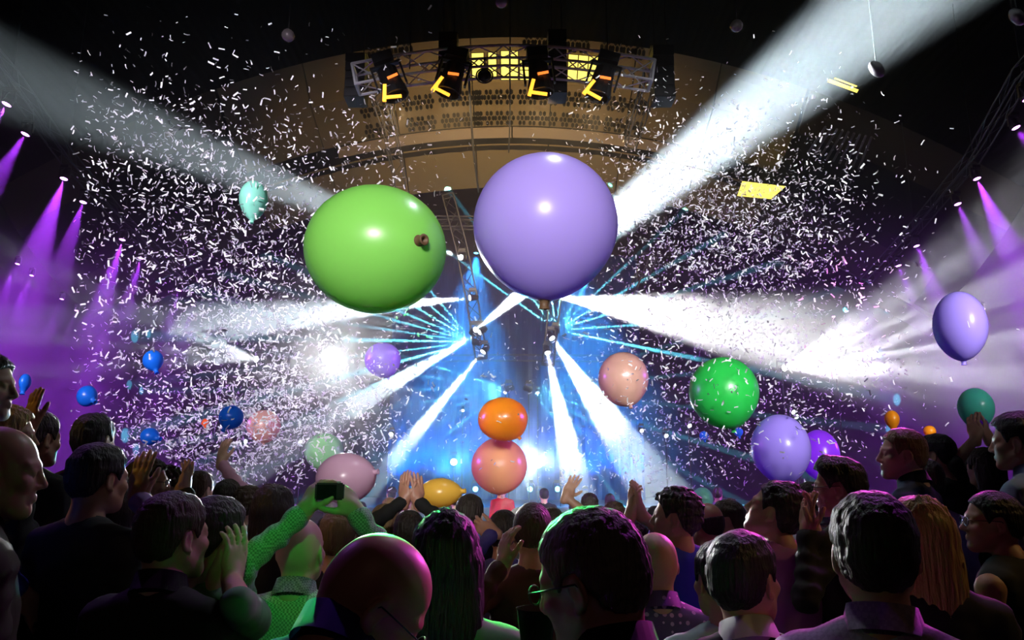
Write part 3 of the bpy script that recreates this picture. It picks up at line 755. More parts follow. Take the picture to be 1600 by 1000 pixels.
# ---- head, face towards +Y, origin between the ears, crown at z = .118, chin at -.118
def head_sdf(p, female=False):
    q = p.copy(); q[..., 0] = np.abs(q[..., 0])           # symmetric
    d = ell(q, (0, -.014, .030), (.076, .098, .088))
    d = smin(d, ell(q, (0, -.045, -.01), (.062, .058, .06)), .03)
    jw = .052 if not female else .046
    d = smin(d, ell(q, (0, .032, -.040), (.059, .060, .078)), .03)
    d = smin(d, cap(q, (jw, .0, -.055), (.018, .064, -.098), .019, .017), .03)
    d = smin(d, ell(q, (0, .072, -.100), (.021, .017, .016)), .022)
    d = smin(d, cap(q, (.012, .083, .022), (.046, .066, .020), .010, .008), .018)      # brow
    d = smin(d, ell(q, (.043, .060, -.024), (.02, .02, .018)), .02)                    # cheek
    d = smax(d, -ell(q, (.031, .096, .001), (.017, .016, .012)), .012)                 # socket
    d = smin(d, ell(q, (.031, .0755, .001), (.0125, .0125, .0115)), .003)              # eyeball and lids
    d = smin(d, cap(q, (.019, .087, .009), (.043, .079, .008), .0035, .003), .006)     # upper lid fold
    d = smin(d, cap(q, (0, .085, .016), (0, .106, -.028), .0075, .0115), .011)         # nose
    d = smin(d, ell(q, (.0120, .095, -.035), (.0085, .011, .0075)), .007)
    d = smax(d, -ell(q, (.006, .102, -.043), (.0035, .005, .004)), .003)
    d = smin(d, cap(q, (0, .093, -.059), (.020, .083, -.063), .0058, .003), .006)      # lips
    d = smin(d, cap(q, (0, .091, -.070), (.018, .082, -.067), .0068, .003), .006)
    # ear: rim, lobe, hollow
    R = np.array(Matrix.Rotation(.35, 3, 'Z') @ Matrix.Rotation(-.18, 3, 'X'), dtype=np.float32)
    e = ell(q, (.078, -.012, -.006), (.0085, .0195, .0315), R)
    e = smax(e, -ell(q, (.0885, -.010, -.004), (.0085, .0115, .021), R), .005)
    e = smin(e, ell(q, (.0745, -.002, -.034), (.007, .009, .009)), .006)
    return smin(d, e, .006)
def neck_dir(Rh): return None
HAIRS = {}
def hair_fn(style, seed):
    def h_line(y, lo_back=-.075, top=.078, side=-.005):
        xs = np.array([-.14, -.09, -.05, -.015, .012, .03, .050, .075, .12]); zs = np.array([lo_back, lo_back, -.045, .028, .022, side, .045, top, top + .012])
        return np.interp(y, xs, zs)
    def f(p):
        q = p.copy(); q[..., 0] = np.abs(q[..., 0])
        base = smin(ell(q, (0, -.014, .030), (.076, .098, .088)), ell(q, (0, -.045, -.01), (.062, .058, .06)), .03)
        base = smin(base, ell(q, (0, .015, -.02), (.060, .050, .06)), .03)
        y = q[..., 1]; z = q[..., 2]
        if style in ('buzz', 'fringe'):
            t = .0045 + .0012 * vnoise(p, 160, seed); d = np.maximum(base - t, (h_line(y) - z) * .7)
            if style == 'fringe': d = np.maximum(d, (z - .035 - .25 * np.maximum(0, -y - .05)) * .8)
            return d
        if style in ('short', 'grey', 'swept', 'quiff', 'fade'):
            t = .0075 + .010 * np.clip((z - .02) / .09, 0, 1) + .003 * vnoise(p, 60, seed) + .002 * vnoise(p, 170, seed + 3)
            if style == 'grey': t = .007 + .007 * np.clip((z - .03) / .08, 0, 1) + .0025 * vnoise(p * np.array([1.6, .5, 1.], dtype=np.float32), 120, seed) + .002 * vnoise(p, 230, seed)
            if style == 'quiff': t = t + .022 * np.exp(-((y - .055) ** 2) / .0018) * np.clip(z / .08, 0, 1)
            if style == 'swept': t = t + .018 * np.exp(-((y + .06) ** 2) / .004) + .006 * vnoise(p * np.array([2.2, .6, 1.], dtype=np.float32), 70, seed)
            if style == 'fade': t = np.where(z < .05, .005, t + .012)
            return np.maximum(base - t, (h_line(y) - z) * .75)
        if style == 'curly':
            t = .015 + .012 * np.clip((z - .02) / .09, 0, 1) + .010 * vnoise(p, 75, seed) + .005 * vnoise(p, 150, seed + 1)
            return np.maximum(base - t, (h_line(y, -.085, .07) - z) * .75)
        if style == 'bun':
            t = .010 + .003 * vnoise(p * np.array([2, .5, 1.], dtype=np.float32), 90, seed)
            d = np.maximum(base - t, (h_line(y, -.06) - z) * .75)
            return smin(d, ell(p, (0, -.125, .025), (.048, .042, .044)) + .003 * vnoise(p, 120, seed), .012)
        # long
        wav = .005 * vnoise(p * np.array([3.2, 3.2, .45], dtype=np.float32), 45, seed) + .003 * vnoise(p * np.array([3., 3., .3], dtype=np.float32), 110, seed)
        t = .018 + .006 * np.clip(z / .1, 0, 1)
        d = np.maximum(base - t, (h_line(y, -.2) - z) * .75)
        L = -.40 if style == 'long' else -.22
        back = ell(q, (0, -.075, L * .42), (.098, .055, abs(L) * .78))
        back = smin(back, cap(q, (.082, -.035, .0), (.080, -.045, L * .8), .026, .020), .03)
        return smin(d, back, .03) + wav
    return f
# ---- hand: wrist at origin, fingers towards +Z, palm faces +Y, thumb on +X side
def hand_sdf(p, curl=.25, spread=.12, thumb=.6):
    d = ell(p, (0, 0, .048), (.040, .0150, .052))
    d = smin(d, cap(p, (0, -.002, -.03), (0, 0, .02), .026, .028) , .02)
    d = smin(d, cap(p, (-.030, .0, .045), (-.026, 0, .082), .012), .012)
    d = smin(d, ell(p, (.026, .010, .030), (.018, .015, .028)), .012)
    for i, (x, L) in enumerate(((.029, .072), (.010, .080), (-.010, .074), (-.028, .058))):
        a = spread * (1.2 - i * .85)
        c = curl * (1 + .16 * i)
        pt = np.array([x, 0, .088]); dirx = math.sin(a)
        ang = 0.0; r = .0095 if i < 3 else .0085
        for s, fr in enumerate((.45, .31, .24)):
            ang += c * (.7, 1.0, .7)[s]
            dv = np.array([dirx * math.cos(ang), math.sin(ang), math.cos(ang)]); dv /= np.linalg.norm(dv)
            q = pt + dv * L * fr
            d = smin(d, cap(p, pt, q, r, r * .93), .0045); pt = q; r *= .93
    a = thumb; pt = np.array([.028, .008, .022]); r = .0125
    for s, (L, k) in enumerate(((.035, 1.0), (.028, .75), (.022, .5))):
        dv = np.array([math.sin(a * k), .25 + .25 * curl, math.cos(a * k)]); dv /= np.linalg.norm(dv)
        q = pt + dv * L; d = smin(d, cap(p, pt, q, r, r * .9), .007); pt = q; r *= .9
    return d

SKIN = {'fair': mat('skin_fair', (.62, .37, .27), .5, sss=.12), 'tan': mat('skin_tan', (.50, .28, .19), .5, sss=.12), 'ruddy': mat('skin_ruddy', (.58, .28, .20), .42, sss=.12)}
def hair_mat(n, c, rough=.5): return mat('hair_' + n, c, rough, bump=('noise', 60, .8, (1.6, 1.6, .22)))
HAIR_M = {'black': hair_mat('black', (.010, .008, .007)), 'dark': hair_mat('dark_brown', (.022, .013, .008)), 'brown': hair_mat('brown', (.055, .030, .014)), 'fair': hair_mat('fair', (.22, .13, .05)),
          'blond': hair_mat('blond', (.42, .26, .08)), 'grey': hair_mat('grey', (.20, .17, .13)), 'silver': hair_mat('silver', (.28, .26, .24))}
def check_pattern(c2, sc=38.0):
    def f(nt, b):
        tc = nt.nodes.new('ShaderNodeTexCoord'); w1 = nt.nodes.new('ShaderNodeTexChecker'); w1.inputs['Scale'].default_value = sc
        w1.inputs[1].default_value = b.inputs['Base Color'].default_value; w1.inputs[2].default_value = (*c2, 1)
        nt.links.new(tc.outputs['Object'], w1.inputs['Vector']); nt.links.new(w1.outputs[0], b.inputs['Base Color'])
    return f
def dot_pattern(c2, sc=34.0, size=.28):
    def f(nt, b):
        tc = nt.nodes.new('ShaderNodeTexCoord'); v = nt.nodes.new('ShaderNodeTexVoronoi'); v.inputs['Scale'].default_value = sc; v.inputs['Randomness'].default_value = .35
        r = nt.nodes.new('ShaderNodeMath'); r.operation = 'LESS_THAN'; r.inputs[1].default_value = size
        mx = nt.nodes.new('ShaderNodeMix'); mx.data_type = 'RGBA'; mx.inputs[6].default_value = b.inputs['Base Color'].default_value; mx.inputs[7].default_value = (*c2, 1)
        nt.links.new(tc.outputs['Object'], v.inputs['Vector']); nt.links.new(v.outputs['Distance'], r.inputs[0]); nt.links.new(r.outputs[0], mx.inputs[0]); nt.links.new(mx.outputs[2], b.inputs['Base Color'])
    return f
CL = {'black': mat('cloth_black', (.010, .010, .011), .85), 'charcoal': mat('cloth_charcoal', (.020, .019, .020), .8), 'navy': mat('cloth_navy', (.008, .012, .045), .8), 'blue': mat('cloth_blue', (.012, .045, .36), .75),
      'indigo': mat('cloth_indigo', (.085, .06, .30), .75), 'maroon': mat('cloth_maroon', (.055, .008, .012), .8), 'lavender': mat('cloth_lavender', (.42, .30, .46), .75, pattern=check_pattern((.34, .24, .38), 90)),
      'white': mat('cloth_white', (.72, .72, .72), .75), 'green': mat('cloth_green', (.10, .34, .12), .75), 'olive': mat('cloth_olive', (.035, .028, .012), .8), 'check': mat('cloth_check', (.48, .52, .50), .75, pattern=check_pattern((.20, .24, .22), 150)),
      'dots': mat('cloth_dots', (.07, .055, .16), .75, pattern=dot_pattern((.5, .35, .6))), 'magenta': mat('cloth_violet', (.42, .16, .46), .75), 'pale': mat('cloth_pale_blue', (.20, .24, .36), .75), 'red': mat('cloth_red', (.62, .01, .012), .6),
      'mint': mat('cloth_mint', (.45, .62, .52), .75), 'pink': mat('cloth_pink', (.6, .3, .42), .75), 'purple': mat('cloth_purple', (.30, .17, .48), .75)}
M_TROUSER = CL['charcoal']
M_GLASS_F = mat('spectacle_frame', (.01, .01, .01), .3)
M_LENS_G = mat('spectacle_lens', (.9, .95, .95), .03); M_LENS_G.node_tree.nodes['Principled BSDF'].inputs['Transmission Weight'].default_value = 1.0; M_LENS_G.node_tree.nodes['Principled BSDF'].inputs['IOR'].default_value = 1.02
M_SHOE = mat('shoe_black', (.01, .01, .01), .4)

PEOPLE = []
def person(label, px, top, d, yaw=0, pitch=0, roll=0, hair='short', hcol='dark', skin='fair', shirt='black', collar=None, glasses=False, hands=None, body_yaw=None, lean=(0, 0), scale=1.0,
           fine=1.0, female=False, jacket=None, group=None, seed=None, sleeves='long', floor=None, watch=False, crown=.125, build=1.0, shrug=0.0):
    """One concert-goer. px/top: where the crown of the head shows in the photo, d: distance down the hall (m). hands: {'L'/'R': (world target of the wrist, hand kwargs, finger direction, palm direction)}."""
    seed = len(PEOPLE) + 1 if seed is None else seed
    top_w = P(px, top, d)
    hs = scale * (1.0 if not female else .95)
    crown = .118 if hair in ('bald', 'fringe') else .123 if hair in ('buzz', 'fade') else .150 if hair == 'curly' else .136
    hc = np.array(top_w) - np.array([0, 0, crown * hs])           # head centre
    # riser below the people at the sides
    fz = floor if floor is not None else (.28 if (hc[0] < -1.02 or hc[0] > 1.22) and 1.6 < d < 5.6 else 0.0)
    Rh = rot3(yaw, pitch, roll)
    by = yaw * .5 if body_yaw is None else body_yaw
    base = Vector((hc[0] - lean[0], hc[1] - lean[1], fz))
    s = (hc[2] - fz + .118 * hs) / 1.78
    s = max(.86, min(1.08, s))
    root_name = 'person'
    # local frame: origin at floor below the body, not rotated (body yaw is applied below)
    hl = hc - np.array(base)                                      # head centre, local
    Rb = rot3(by)
    sh_z = hl[2] - (.195 - shrug) * hs                                      # shoulder height follows the head
    off = np.array([hl[0], hl[1], 0]) * .85 + (Rb @ np.array([0, -.035, 0]))
    def B(x, y, z):                                               # body point: z measured from shoulders (0) downward; leans with the head
        k = np.clip(1 + z / .75, 0, 1)
        return Rb @ np.array([x * build, y, 0]) + off * k + np.array([0, 0, sh_z + z])
    nb = B(0, -.012, .045); ns = hl + Rh @ np.array([0, -.030, -.055]) * hs
    skinparts = []
    # head + neck
    def f_head(p):
        q = ((p - hl) @ Rh) / hs
        dh = head_sdf(q.astype(np.float32), female) * hs
        nr = (.053 if not female else .047) * hs
        dn = cap(p, ns, nb, nr, nr * 1.08)
        dn = smin(dn, cap(p, nb, nb + (B(0, 0, -.03) - nb), nr * 1.1, nr * 1.5), .03)
        return smin(dh, dn, .022 * hs)
    hv = .0052 * fine
    lo = np.minimum(hl - .15 * hs, np.minimum(nb, ns) - .10); hi = np.maximum(hl + .15 * hs, np.maximum(nb, ns) + .08)
    skinparts.append(surface_nets(f_head, lo, hi, hv))
    # arms
    arms = {}
    for side, sg in (('L', -1), ('R', 1)):
        S = B(sg * .185, -.01, -.035)
        if hands and side in hands:
            tgt, kw, fd, pd = hands[side]
            W = np.array(tgt) - np.array(base)
            v = W - S; L1, L2 = .30, .27; D = np.linalg.norm(v)
            if D > (L1 + L2) * .98: k = D / ((L1 + L2) * .98); L1 *= k; L2 *= k
            u = v / D; a = (L1 * L1 - L2 * L2 + D * D) / (2 * D); hgt = math.sqrt(max(0, L1 * L1 - a * a))
            pole = Rb @ np.array([sg * .64, -.1, -.8]); pole -= u * (pole @ u); pole /= np.linalg.norm(pole)
            E = S + u * a + pole * hgt
        else:
            E = B(sg * .225, .0, -.33); W = B(sg * .17, .16, -.52); kw = {}; fd = (0, .6, -.8); pd = (-sg, 0, 0); fd = tuple(Rb @ np.array(fd)); pd = tuple(Rb @ np.array(pd))
        z = np.array(fd, dtype=float); z /= np.linalg.norm(z); y = np.array(pd, dtype=float); y -= z * (y @ z); y /= np.linalg.norm(y)
        x = np.cross(y, z); Rw = np.stack([x, y, z], 1).astype(np.float32)
        flip = kw.get('flip', 1); kk = {k: v for k, v in kw.items() if k not in ('flip', 'size')}; hsz = kw.get('size', 1.0)
        shown = bool(hands and side in hands)
        def f_hand(p, W=W, Rw=Rw, flip=flip, kk=kk, E=E, hsz=hsz):
            q = ((p - W) @ Rw / hsz).astype(np.float32); q[..., 0] *= flip
            dh = hand_sdf(q, **kk) * hsz
            return smin(dh, cap(p, E + (W - E) * .1, W, .040, .0255), .02)
        pts = np.array([W, W + z * .2 * hsz, W + z * .1 * hsz + x * .09, W + z * .1 * hsz - x * .09, W + z * .1 + y * .07, E + (W - E) * (.0 if sleeves == 'short' else .45)])
        skinparts.append(surface_nets(f_hand, pts.min(0) - .045, pts.max(0) + .045, (.0055 if shown else .012) * max(1, fine * .9)))
        arms[side] = (S, E, W)
    # shoulders and upper arms under the clothes, so the body is one piece from head to fingertips
    def f_core(p):
        ra = .026 if sleeves == 'long' else .047
        dd = cap(p, nb, nb + np.array([0, 0, -.12]), .045)
        for sg in 'LR':
            S, E, W = arms[sg]; dd = smin(dd, cap(p, nb + np.array([0, 0, -.05]), S, .03, ra), .02); dd = smin(dd, cap(p, S, E, ra, .024 if sleeves == 'long' else .040), .02)
        return dd
    pts = np.array([nb, nb - np.array([0, 0, .12])] + [q for a in arms.values() for q in a[:2]])
    skinparts.append(surface_nets(f_core, pts.min(0) - .07, pts.max(0) + .07, .016 if sleeves == 'long' else .011))
    V, F = merge(skinparts); core_v = skinparts[-1][0]; n_core = len(V) - len(core_v); F = F.tolist(); o_ = 0
    for v_, f_ in skinparts[:-1]:
        st = max(1, len(v_) // 400); dm = ((v_[::st, None, :] - core_v[None, ::3, :]) ** 2).sum(-1); i_, j_ = np.unravel_index(dm.argmin(), dm.shape)
        fa = f_[np.argmax((f_ == i_ * st).any(1))] + o_; cf = skinparts[-1][1]; fb = cf[np.argmax((cf == j_ * 3).any(1))] + n_core
        F += [[int(fa[0]), int(fa[1]), int(fb[1]), int(fb[0])], [int(fa[2]), int(fa[3]), int(fb[3]), int(fb[2])]]; o_ += len(v_)
    me_ = bpy.data.meshes.new(root_name); me_.from_pydata(V.tolist(), [], F)
    root = link(root_name, me_, SKIN[skin], smooth=True); root.location = base
    tag(root, label, 'person', group)
    root['nseed'] = seed; del root['nseed']
    # shirt / jacket: torso and sleeves
    def f_torso(p, grow=0.0):
        q = (p - off * np.clip(1 + (p[:, 2:3] - sh_z) / .75, 0, 1).astype(np.float32) - np.array([0, 0, sh_z])) @ Rb
        q = q.astype(np.float32); q[:, 0] /= build
        w_ = 1.0 if not female else .90
        dd = ell(q, (0, 0, -.18), (.178 * w_, .118, .24)); dd = smin(dd, ell(q, (0, .012, -.42), (.160 * w_, .120, .24)), .06)
        dd = smin(dd, ell(q, (0, 0, -.62), (.172, .125, .14)), .05)
        qa = q.copy(); qa[:, 0] = np.abs(qa[:, 0])
        dd = smin(dd, cap(qa, (.0, -.012, -.01), (.155 * w_, -.008, -.035), .066, .060), .05)
        dd = smin(dd, cap(qa, (.0, -.018, .045), (.13 * w_, -.012, -.015), .048, .05), .05)
        if female: dd = smin(dd, ell(qa, (.075, .095, -.20), (.062, .055, .06)), .04)
        return dd - grow
    def f_shirt(p):
        dd = f_torso(p)
        for sg, (S, E, W) in ((-1, arms['L']), (1, arms['R'])):
            if sleeves == 'none': continue
            up = cap(p, S, E, .060, .049)
            if sleeves == 'long':
                up = smin(up, cap(p, E, E + (W - E) * .93, .050, .036), .02)
                wv = .004 * np.sin(np.linalg.norm(p - W, axis=1) * 95)
                up = up + wv
            dd = smin(dd, up, .035)
        dd = dd + .0045 * vnoise(p, 22, seed) + .0025 * vnoise(p, 55, seed + 2)
        dn = cap(p, hl + Rh @ np.array([0, 0, .02]), nb + np.array([0, 0, .03]), .052 * hs)         # neckline
        return smax(dd, -dn, .01)
    pts = np.array([B(0, 0, .09), B(.2, .14, -.2), B(-.2, -.14, -.2), B(.2, .14, -.62), B(-.2, -.14, -.62)] + ([q for a in arms.values() for q in a] if sleeves != 'none' else []))
    lo, hi = pts.min(0) - .085, pts.max(0) + .085; lo[2] = min(lo[2], sh_z - .76)
    shirt_o = np_obj('shirt' if not jacket else 'jacket', surface_nets(f_shirt, lo, hi, .0125 * fine), CL[jacket or shirt], root)
    if collar:
        bm = bmesh.new(); ring = []
        up = (ns - nb); up = up / np.linalg.norm(up)
        n = 28
        fw = Rb @ np.array([0, 1, 0]); fw = fw - up * (fw @ up); fw /= np.linalg.norm(fw); sd = np.cross(fw, up)
        for k in range(n + 1):
            a = PI * 2 * (k / n) ; gap = .10
            a = gap + (2 * PI - 2 * gap) * k / n
            dirv = fw * math.cos(a) + sd * math.sin(a); back = .5 - .5 * math.cos(a)
            c = nb + up * (.012 + .02 * back)
            rows = [c - up * .03 + dirv * .066 * hs, c + up * .030 + dirv * .064 * hs, c + up * .033 + dirv * .068 * hs, c - up * (.020 + .02 * (1 - back)) + dirv * (.080 + .010 * (1 - back)) * hs]
            ring.append([bm.verts.new(tuple(v)) for v in rows])
        for a, b in zip(ring, ring[1:]):
            for k in range(3): bm.faces.new((a[k], a[k + 1], b[k + 1], b[k]))
        bmesh.ops.solidify(bm, geom=bm.faces[:], thickness=.003)
        obj('collar', bm, CL[collar], shirt_o, smooth=True)
    # trousers and shoes
    hipz = sh_z - .60; hip0 = off * .2
    def f_legs(p):
        dd = None
        for sg in (-1, 1):
            H = Rb @ np.array([sg * .085, 0, 0]) + hip0 + np.array([0, 0, hipz]); K = Rb @ np.array([sg * .095, .02, 0]) + np.array([0, 0, hipz * .53]); A = Rb @ np.array([sg * .10, 0, 0]) + np.array([0, 0, .07])
            q = smin(cap(p, H, K, .092, .066), cap(p, K, A, .066, .052), .03); dd = q if dd is None else smin(dd, q, .03)
        hc_ = hip0 + np.array([0, 0, hipz]); return smin(dd, ell((p - hc_) @ Rb, (0, 0, .02), (.165, .115, .12)), .04)
    np_obj('trousers', surface_nets(f_legs, np.array([-.3, -.3, .03]) + np.minimum(hip0, 0), np.array([.3, .3, hipz + .16]) + np.maximum(hip0, 0), .024), M_TROUSER, root)
    for sg in (-1, 1):
        bm = bmesh.new(); bmesh.ops.create_uvsphere(bm, u_segments=14, v_segments=8, radius=1)
        for v in bm.verts:
            if v.co.z < -.35: v.co.z = -.35
        c = Rb @ np.array([sg * .10, .05, 0])
        bmesh.ops.transform(bm, matrix=Matrix.Translation((c[0], c[1], .035)) @ Matrix.Rotation(by, 4, 'Z') @ Matrix.Diagonal((.048, .135, .10, 1)), verts=bm.verts)
        obj('shoe', bm, M_SHOE, root, smooth=True)
    # hair
    hf = None
    if hair not in ('bald', None):
        fn = hair_fn(hair, seed); zlo = -.48 if hair == 'long' else -.30 if hair == 'bob' else -.12
        f2 = lambda p: fn((((p - hl) @ Rh) / hs).astype(np.float32)) * hs
        c8 = np.array([hl + Rh @ np.array([x, y, z]) * hs for x in (-.14, .14) for y in (-.19, .14) for z in (zlo, .17)])
        np_obj('hair', surface_nets(f2, c8.min(0), c8.max(0), (.0056 if hair not in ('long',) else .007) * max(fine, .9) * (.85 if hair in ('buzz', 'fringe') else 1)), HAIR_M[hcol], root)
    if glasses:
        fr = bmesh.new(); lm = bmesh.new()
        W2 = lambda x, y, z: tuple(hl + Rh @ np.array([x, y, z]) * hs)
        for sg in (-1, 1):
            pts_ = [(sg * (.034 + .024 * math.cos(a)), .1035 - .004 * abs(math.cos(a) * .5 + .5) * (1), .0 + .017 * math.sin(a)) for a in [2 * PI * k / 18 for k in range(18)]]
            for k in range(18): add_tube(fr, W2(*pts_[k]), W2(*pts_[(k + 1) % 18]), .0017, seg=6, caps=False)
            f = lm.faces.new([lm.verts.new(W2(*q)) for q in pts_])
            add_tube(fr, W2(sg * .058, .099, .006), W2(sg * .079, .02, .008), .0016, seg=6); add_tube(fr, W2(sg * .079, .02, .008), W2(sg * .083, -.012, .008), .0016, seg=6); add_tube(fr, W2(sg * .083, -.012, .008), W2(sg * .080, -.03, -.012), .0016, seg=6)
        add_tube(fr, W2(-.011, .104, .003), W2(.011, .104, .003), .0018, seg=6)
        bmesh.ops.solidify(lm, geom=lm.faces[:], thickness=.0012)
        g_ = obj('glasses', fr, M_GLASS_F, root); obj('lens', lm, M_LENS_G, g_)
    if watch:
        for side in ([watch] if isinstance(watch, str) else ['R']):
            S, E, W = arms[side]; u = (W - E) / np.linalg.norm(W - E); c = W - u * .025
            bm = bmesh.new(); add_lathe(bm, [(.029, -.011), (.033, -.011), (.034, .011), (.030, .011)], 22, Matrix.Translation(tuple(c)) @ look_rot(u).to_4x4())
            obj('wristband', bm, mat('wristband_orange', (.5, .09, .02), .5), root, smooth=True)
    PEOPLE.append(root)
    return root
def W_(px, py, d): return tuple(P(px, py, d))
UP = (0, 0, 1)
D2R = math.radians
# ---------------------------------------------------------------- the nearest row
person('bald man in glasses and indigo shirt, head bowed, closest to the centre foreground', 590, 838, 1.45, yaw=D2R(-66), pitch=D2R(-42), roll=D2R(6), hair='bald', skin='ruddy', shirt='indigo', collar='indigo', glasses=True,
       body_yaw=D2R(-40), lean=(.22, .05), shrug=.085, fine=.85, scale=1.02)
person('grey-haired man in dark jacket, face lit green, large in the centre foreground', 920, 789, 1.42, yaw=D2R(58), pitch=D2R(-14), roll=D2R(-4), hair='grey', hcol='grey', skin='ruddy', shirt='black', jacket='black', collar='black', glasses=True,
       body_yaw=D2R(35), lean=(-.10, 0), shrug=.02, fine=.85, scale=1.0)
person('long-haired dark brunette woman in green top with back to the camera', 697, 800, 2.05, yaw=D2R(6), pitch=D2R(-4), hair='long', hcol='black', skin='fair', shirt='green', female=True, build=.92)
person('dark-haired man in pale lavender shirt seen from behind at right foreground', 1356, 765, 1.72, yaw=D2R(-16), pitch=D2R(2), hair='short', hcol='dark', skin='tan', shirt='lavender', collar='lavender', body_yaw=D2R(-30), lean=(-.07, 0), fine=.9, scale=1.04)
person('dark-haired man in black jacket with white shirt collar, face lit amber', 1160, 826, 2.1, yaw=D2R(-48), pitch=D2R(4), hair='short', hcol='black', skin='tan', shirt='white', jacket='black', collar='white', body_yaw=D2R(-15))
person('brown-haired man in dark jacket seen from behind at left, cheek lit yellow', 279, 766, 2.3, yaw=D2R(-32), pitch=D2R(2), hair='short', hcol='brown', skin='fair', shirt='charcoal', jacket='black', collar='black', body_yaw=D2R(-12), scale=1.02)
person('man with hands cupped before his face, arms lit green, behind the brown-haired man', 345, 773, 2.5, yaw=D2R(-38), hair='short', hcol='dark', skin='fair', shirt='green', sleeves='short',
       hands={'R': (W_(362, 905, 2.36), dict(curl=.28, thumb=.5), (.02, .1, 1), (-.75, .5, 0)), 'L': (W_(338, 905, 2.42), dict(curl=.28, thumb=.5, flip=-1), (.06, .15, 1), (.75, .5, 0))})
person('bald man in checked shirt filming with both arms up, head lit green', 474, 809, 2.78, yaw=D2R(-8), pitch=D2R(6), hair='bald', skin='fair', shirt='check', collar='check', watch='L',
       hands={'L': (W_(474, 801, 2.62), dict(curl=.62, thumb=.9, spread=.16), (.35, .15, .92), (.75, .6, -.2)), 'R': (W_(556, 800, 2.62), dict(curl=.55, thumb=.9, spread=.12, flip=-1), (-.62, .1, .75), (-.7, .6, -.3))})
person('bald man in dark jacket at the far left edge, in profile', 8, 667, 2.0, yaw=D2R(-62), pitch=D2R(-4), hair='bald', skin='ruddy', shirt='olive', jacket='olive', collar='olive', body_yaw=D2R(-40), lean=(.04, 0))
person('tall man with black hair, topmost dark head at left', 152, 645, 3.6, yaw=D2R(-10), hair='short', hcol='black', skin='tan', shirt='black')
person('black-haired man in dark jacket, nearest dark head at left', 162, 691, 2.85, yaw=D2R(-28), hair='short', hcol='black', skin='tan', shirt='black', jacket='charcoal', scale=1.04)
person('person in violet shirt with one open hand raised, at left', 205, 752, 3.0, yaw=D2R(-18), hair='short', hcol='dark', skin='tan', shirt='purple', sleeves='long',
       hands={'R': (W_(214, 775, 2.8), dict(curl=.12, thumb=.35, flip=1), (.02, .1, 1), (.2, 1, 0))})
person('man in blue shirt at the left edge with dark hair, in profile above the others', -16, 548, 2.7, yaw=D2R(-80), hair='short', hcol='black', skin='fair', shirt='blue', floor=.45)
person('blond woman at the left edge, hair lit yellow', 20, 634, 3.1, yaw=D2R(-55), hair='bob', hcol='blond', skin='fair', shirt='black', female=True)
person('person with arm and hand raised against the violet haze at far left', 64, 640, 3.4, yaw=D2R(-20), hair='short', hcol='dark', skin='tan', shirt='black', sleeves='short',
       hands={'L': (W_(47, 665, 3.3), dict(curl=.1, thumb=.4), (.02, 0, 1), (.4, .9, 0))})
person('dark-haired woman in glasses in profile behind the raised hand at left', 236, 716, 4.0, yaw=D2R(-78), hair='bob', hcol='dark', skin='fair', shirt='charcoal', female=True, glasses=True, fine=1.15)
person('person with yellow-lit dark hair clapping beside the woman in glasses', 262, 724, 4.2, yaw=D2R(-40), hair='curly', hcol='dark', skin='fair', shirt='black', fine=1.2,
       hands={'R': (W_(288, 768, 4.0), dict(curl=.15, thumb=.3), (.05, .1, 1), (-.9, .3, 0)), 'L': (W_(280, 770, 4.0), dict(curl=.15, thumb=.3, flip=-1), (.08, .1, 1), (.9, .3, 0))})
# ---------------------------------------------------------------- centre, middle distance
person('dark-haired man in blue top, centre, just right of the yellow balloon', 735, 771, 4.7, yaw=D2R(-12), hair='short', hcol='dark', skin='tan', shirt='navy', fine=1.15)
person('dark-haired man in indigo shirt raising his left arm under the red-dressed person', 788, 796, 4.3, yaw=D2R(-14), hair='short', hcol='dark', skin='ruddy', shirt='indigo', fine=1.1,
       hands={'L': (W_(772, 832, 4.1), dict(curl=.7, thumb=.5), (-.75, .1, .3), (.2, 1, 0))})
person('crop-haired man in maroon top clapping, left of the grey-haired man', 832, 784, 3.2, yaw=D2R(-4), hair='buzz', hcol='brown', skin='tan', shirt='maroon', body_yaw=0,
       hands={'L': (W_(786, 884, 3.0), dict(curl=.35, thumb=.5), (.12, .1, 1), (.8, .5, 0))})
person('bald man in dotted violet shirt behind the grey-haired man, crown lit pink', 1021, 832, 2.9, yaw=D2R(10), hair='bald', skin='fair', shirt='dots', collar='dots')
person('curly dark-haired man in bright blue shirt, in profile facing left', 1052, 758, 3.6, yaw=D2R(72), pitch=D2R(5), hair='curly', hcol='black', skin='tan', shirt='blue', body_yaw=D2R(20))
person('person in dark sleeves with both hands raised clapping, left of the curly man', 984, 806, 4.1, yaw=D2R(10), hair='short', hcol='dark', skin='tan', shirt='black', fine=1.1, sleeves='short',
       hands={'R': (W_(1000, 800, 3.9), dict(curl=.25, thumb=.5, flip=1), (-.05, .1, 1), (-.8, .4, 0)), 'L': (W_(986, 804, 3.9), dict(curl=.3, thumb=.5, flip=-1), (.12, .1, 1), (.8, .4, 0))})
person('bald man with dark fringe of hair behind the curly-haired man', 1102, 786, 4.4, yaw=D2R(30), hair='fringe', hcol='dark', skin='ruddy', shirt='black', fine=1.15)
person('man with swept dark hair and head tilted back, face to the left', 1204, 749, 3.3, yaw=D2R(62), pitch=D2R(24), hair='swept', hcol='black', skin='fair', shirt='magenta', body_yaw=D2R(15))
person('person in mint shirt between the blue shirt and the black jacket', 1122, 842, 2.6, yaw=D2R(15), hair='short', hcol='black', skin='tan', shirt='mint', lean=(0, 0))
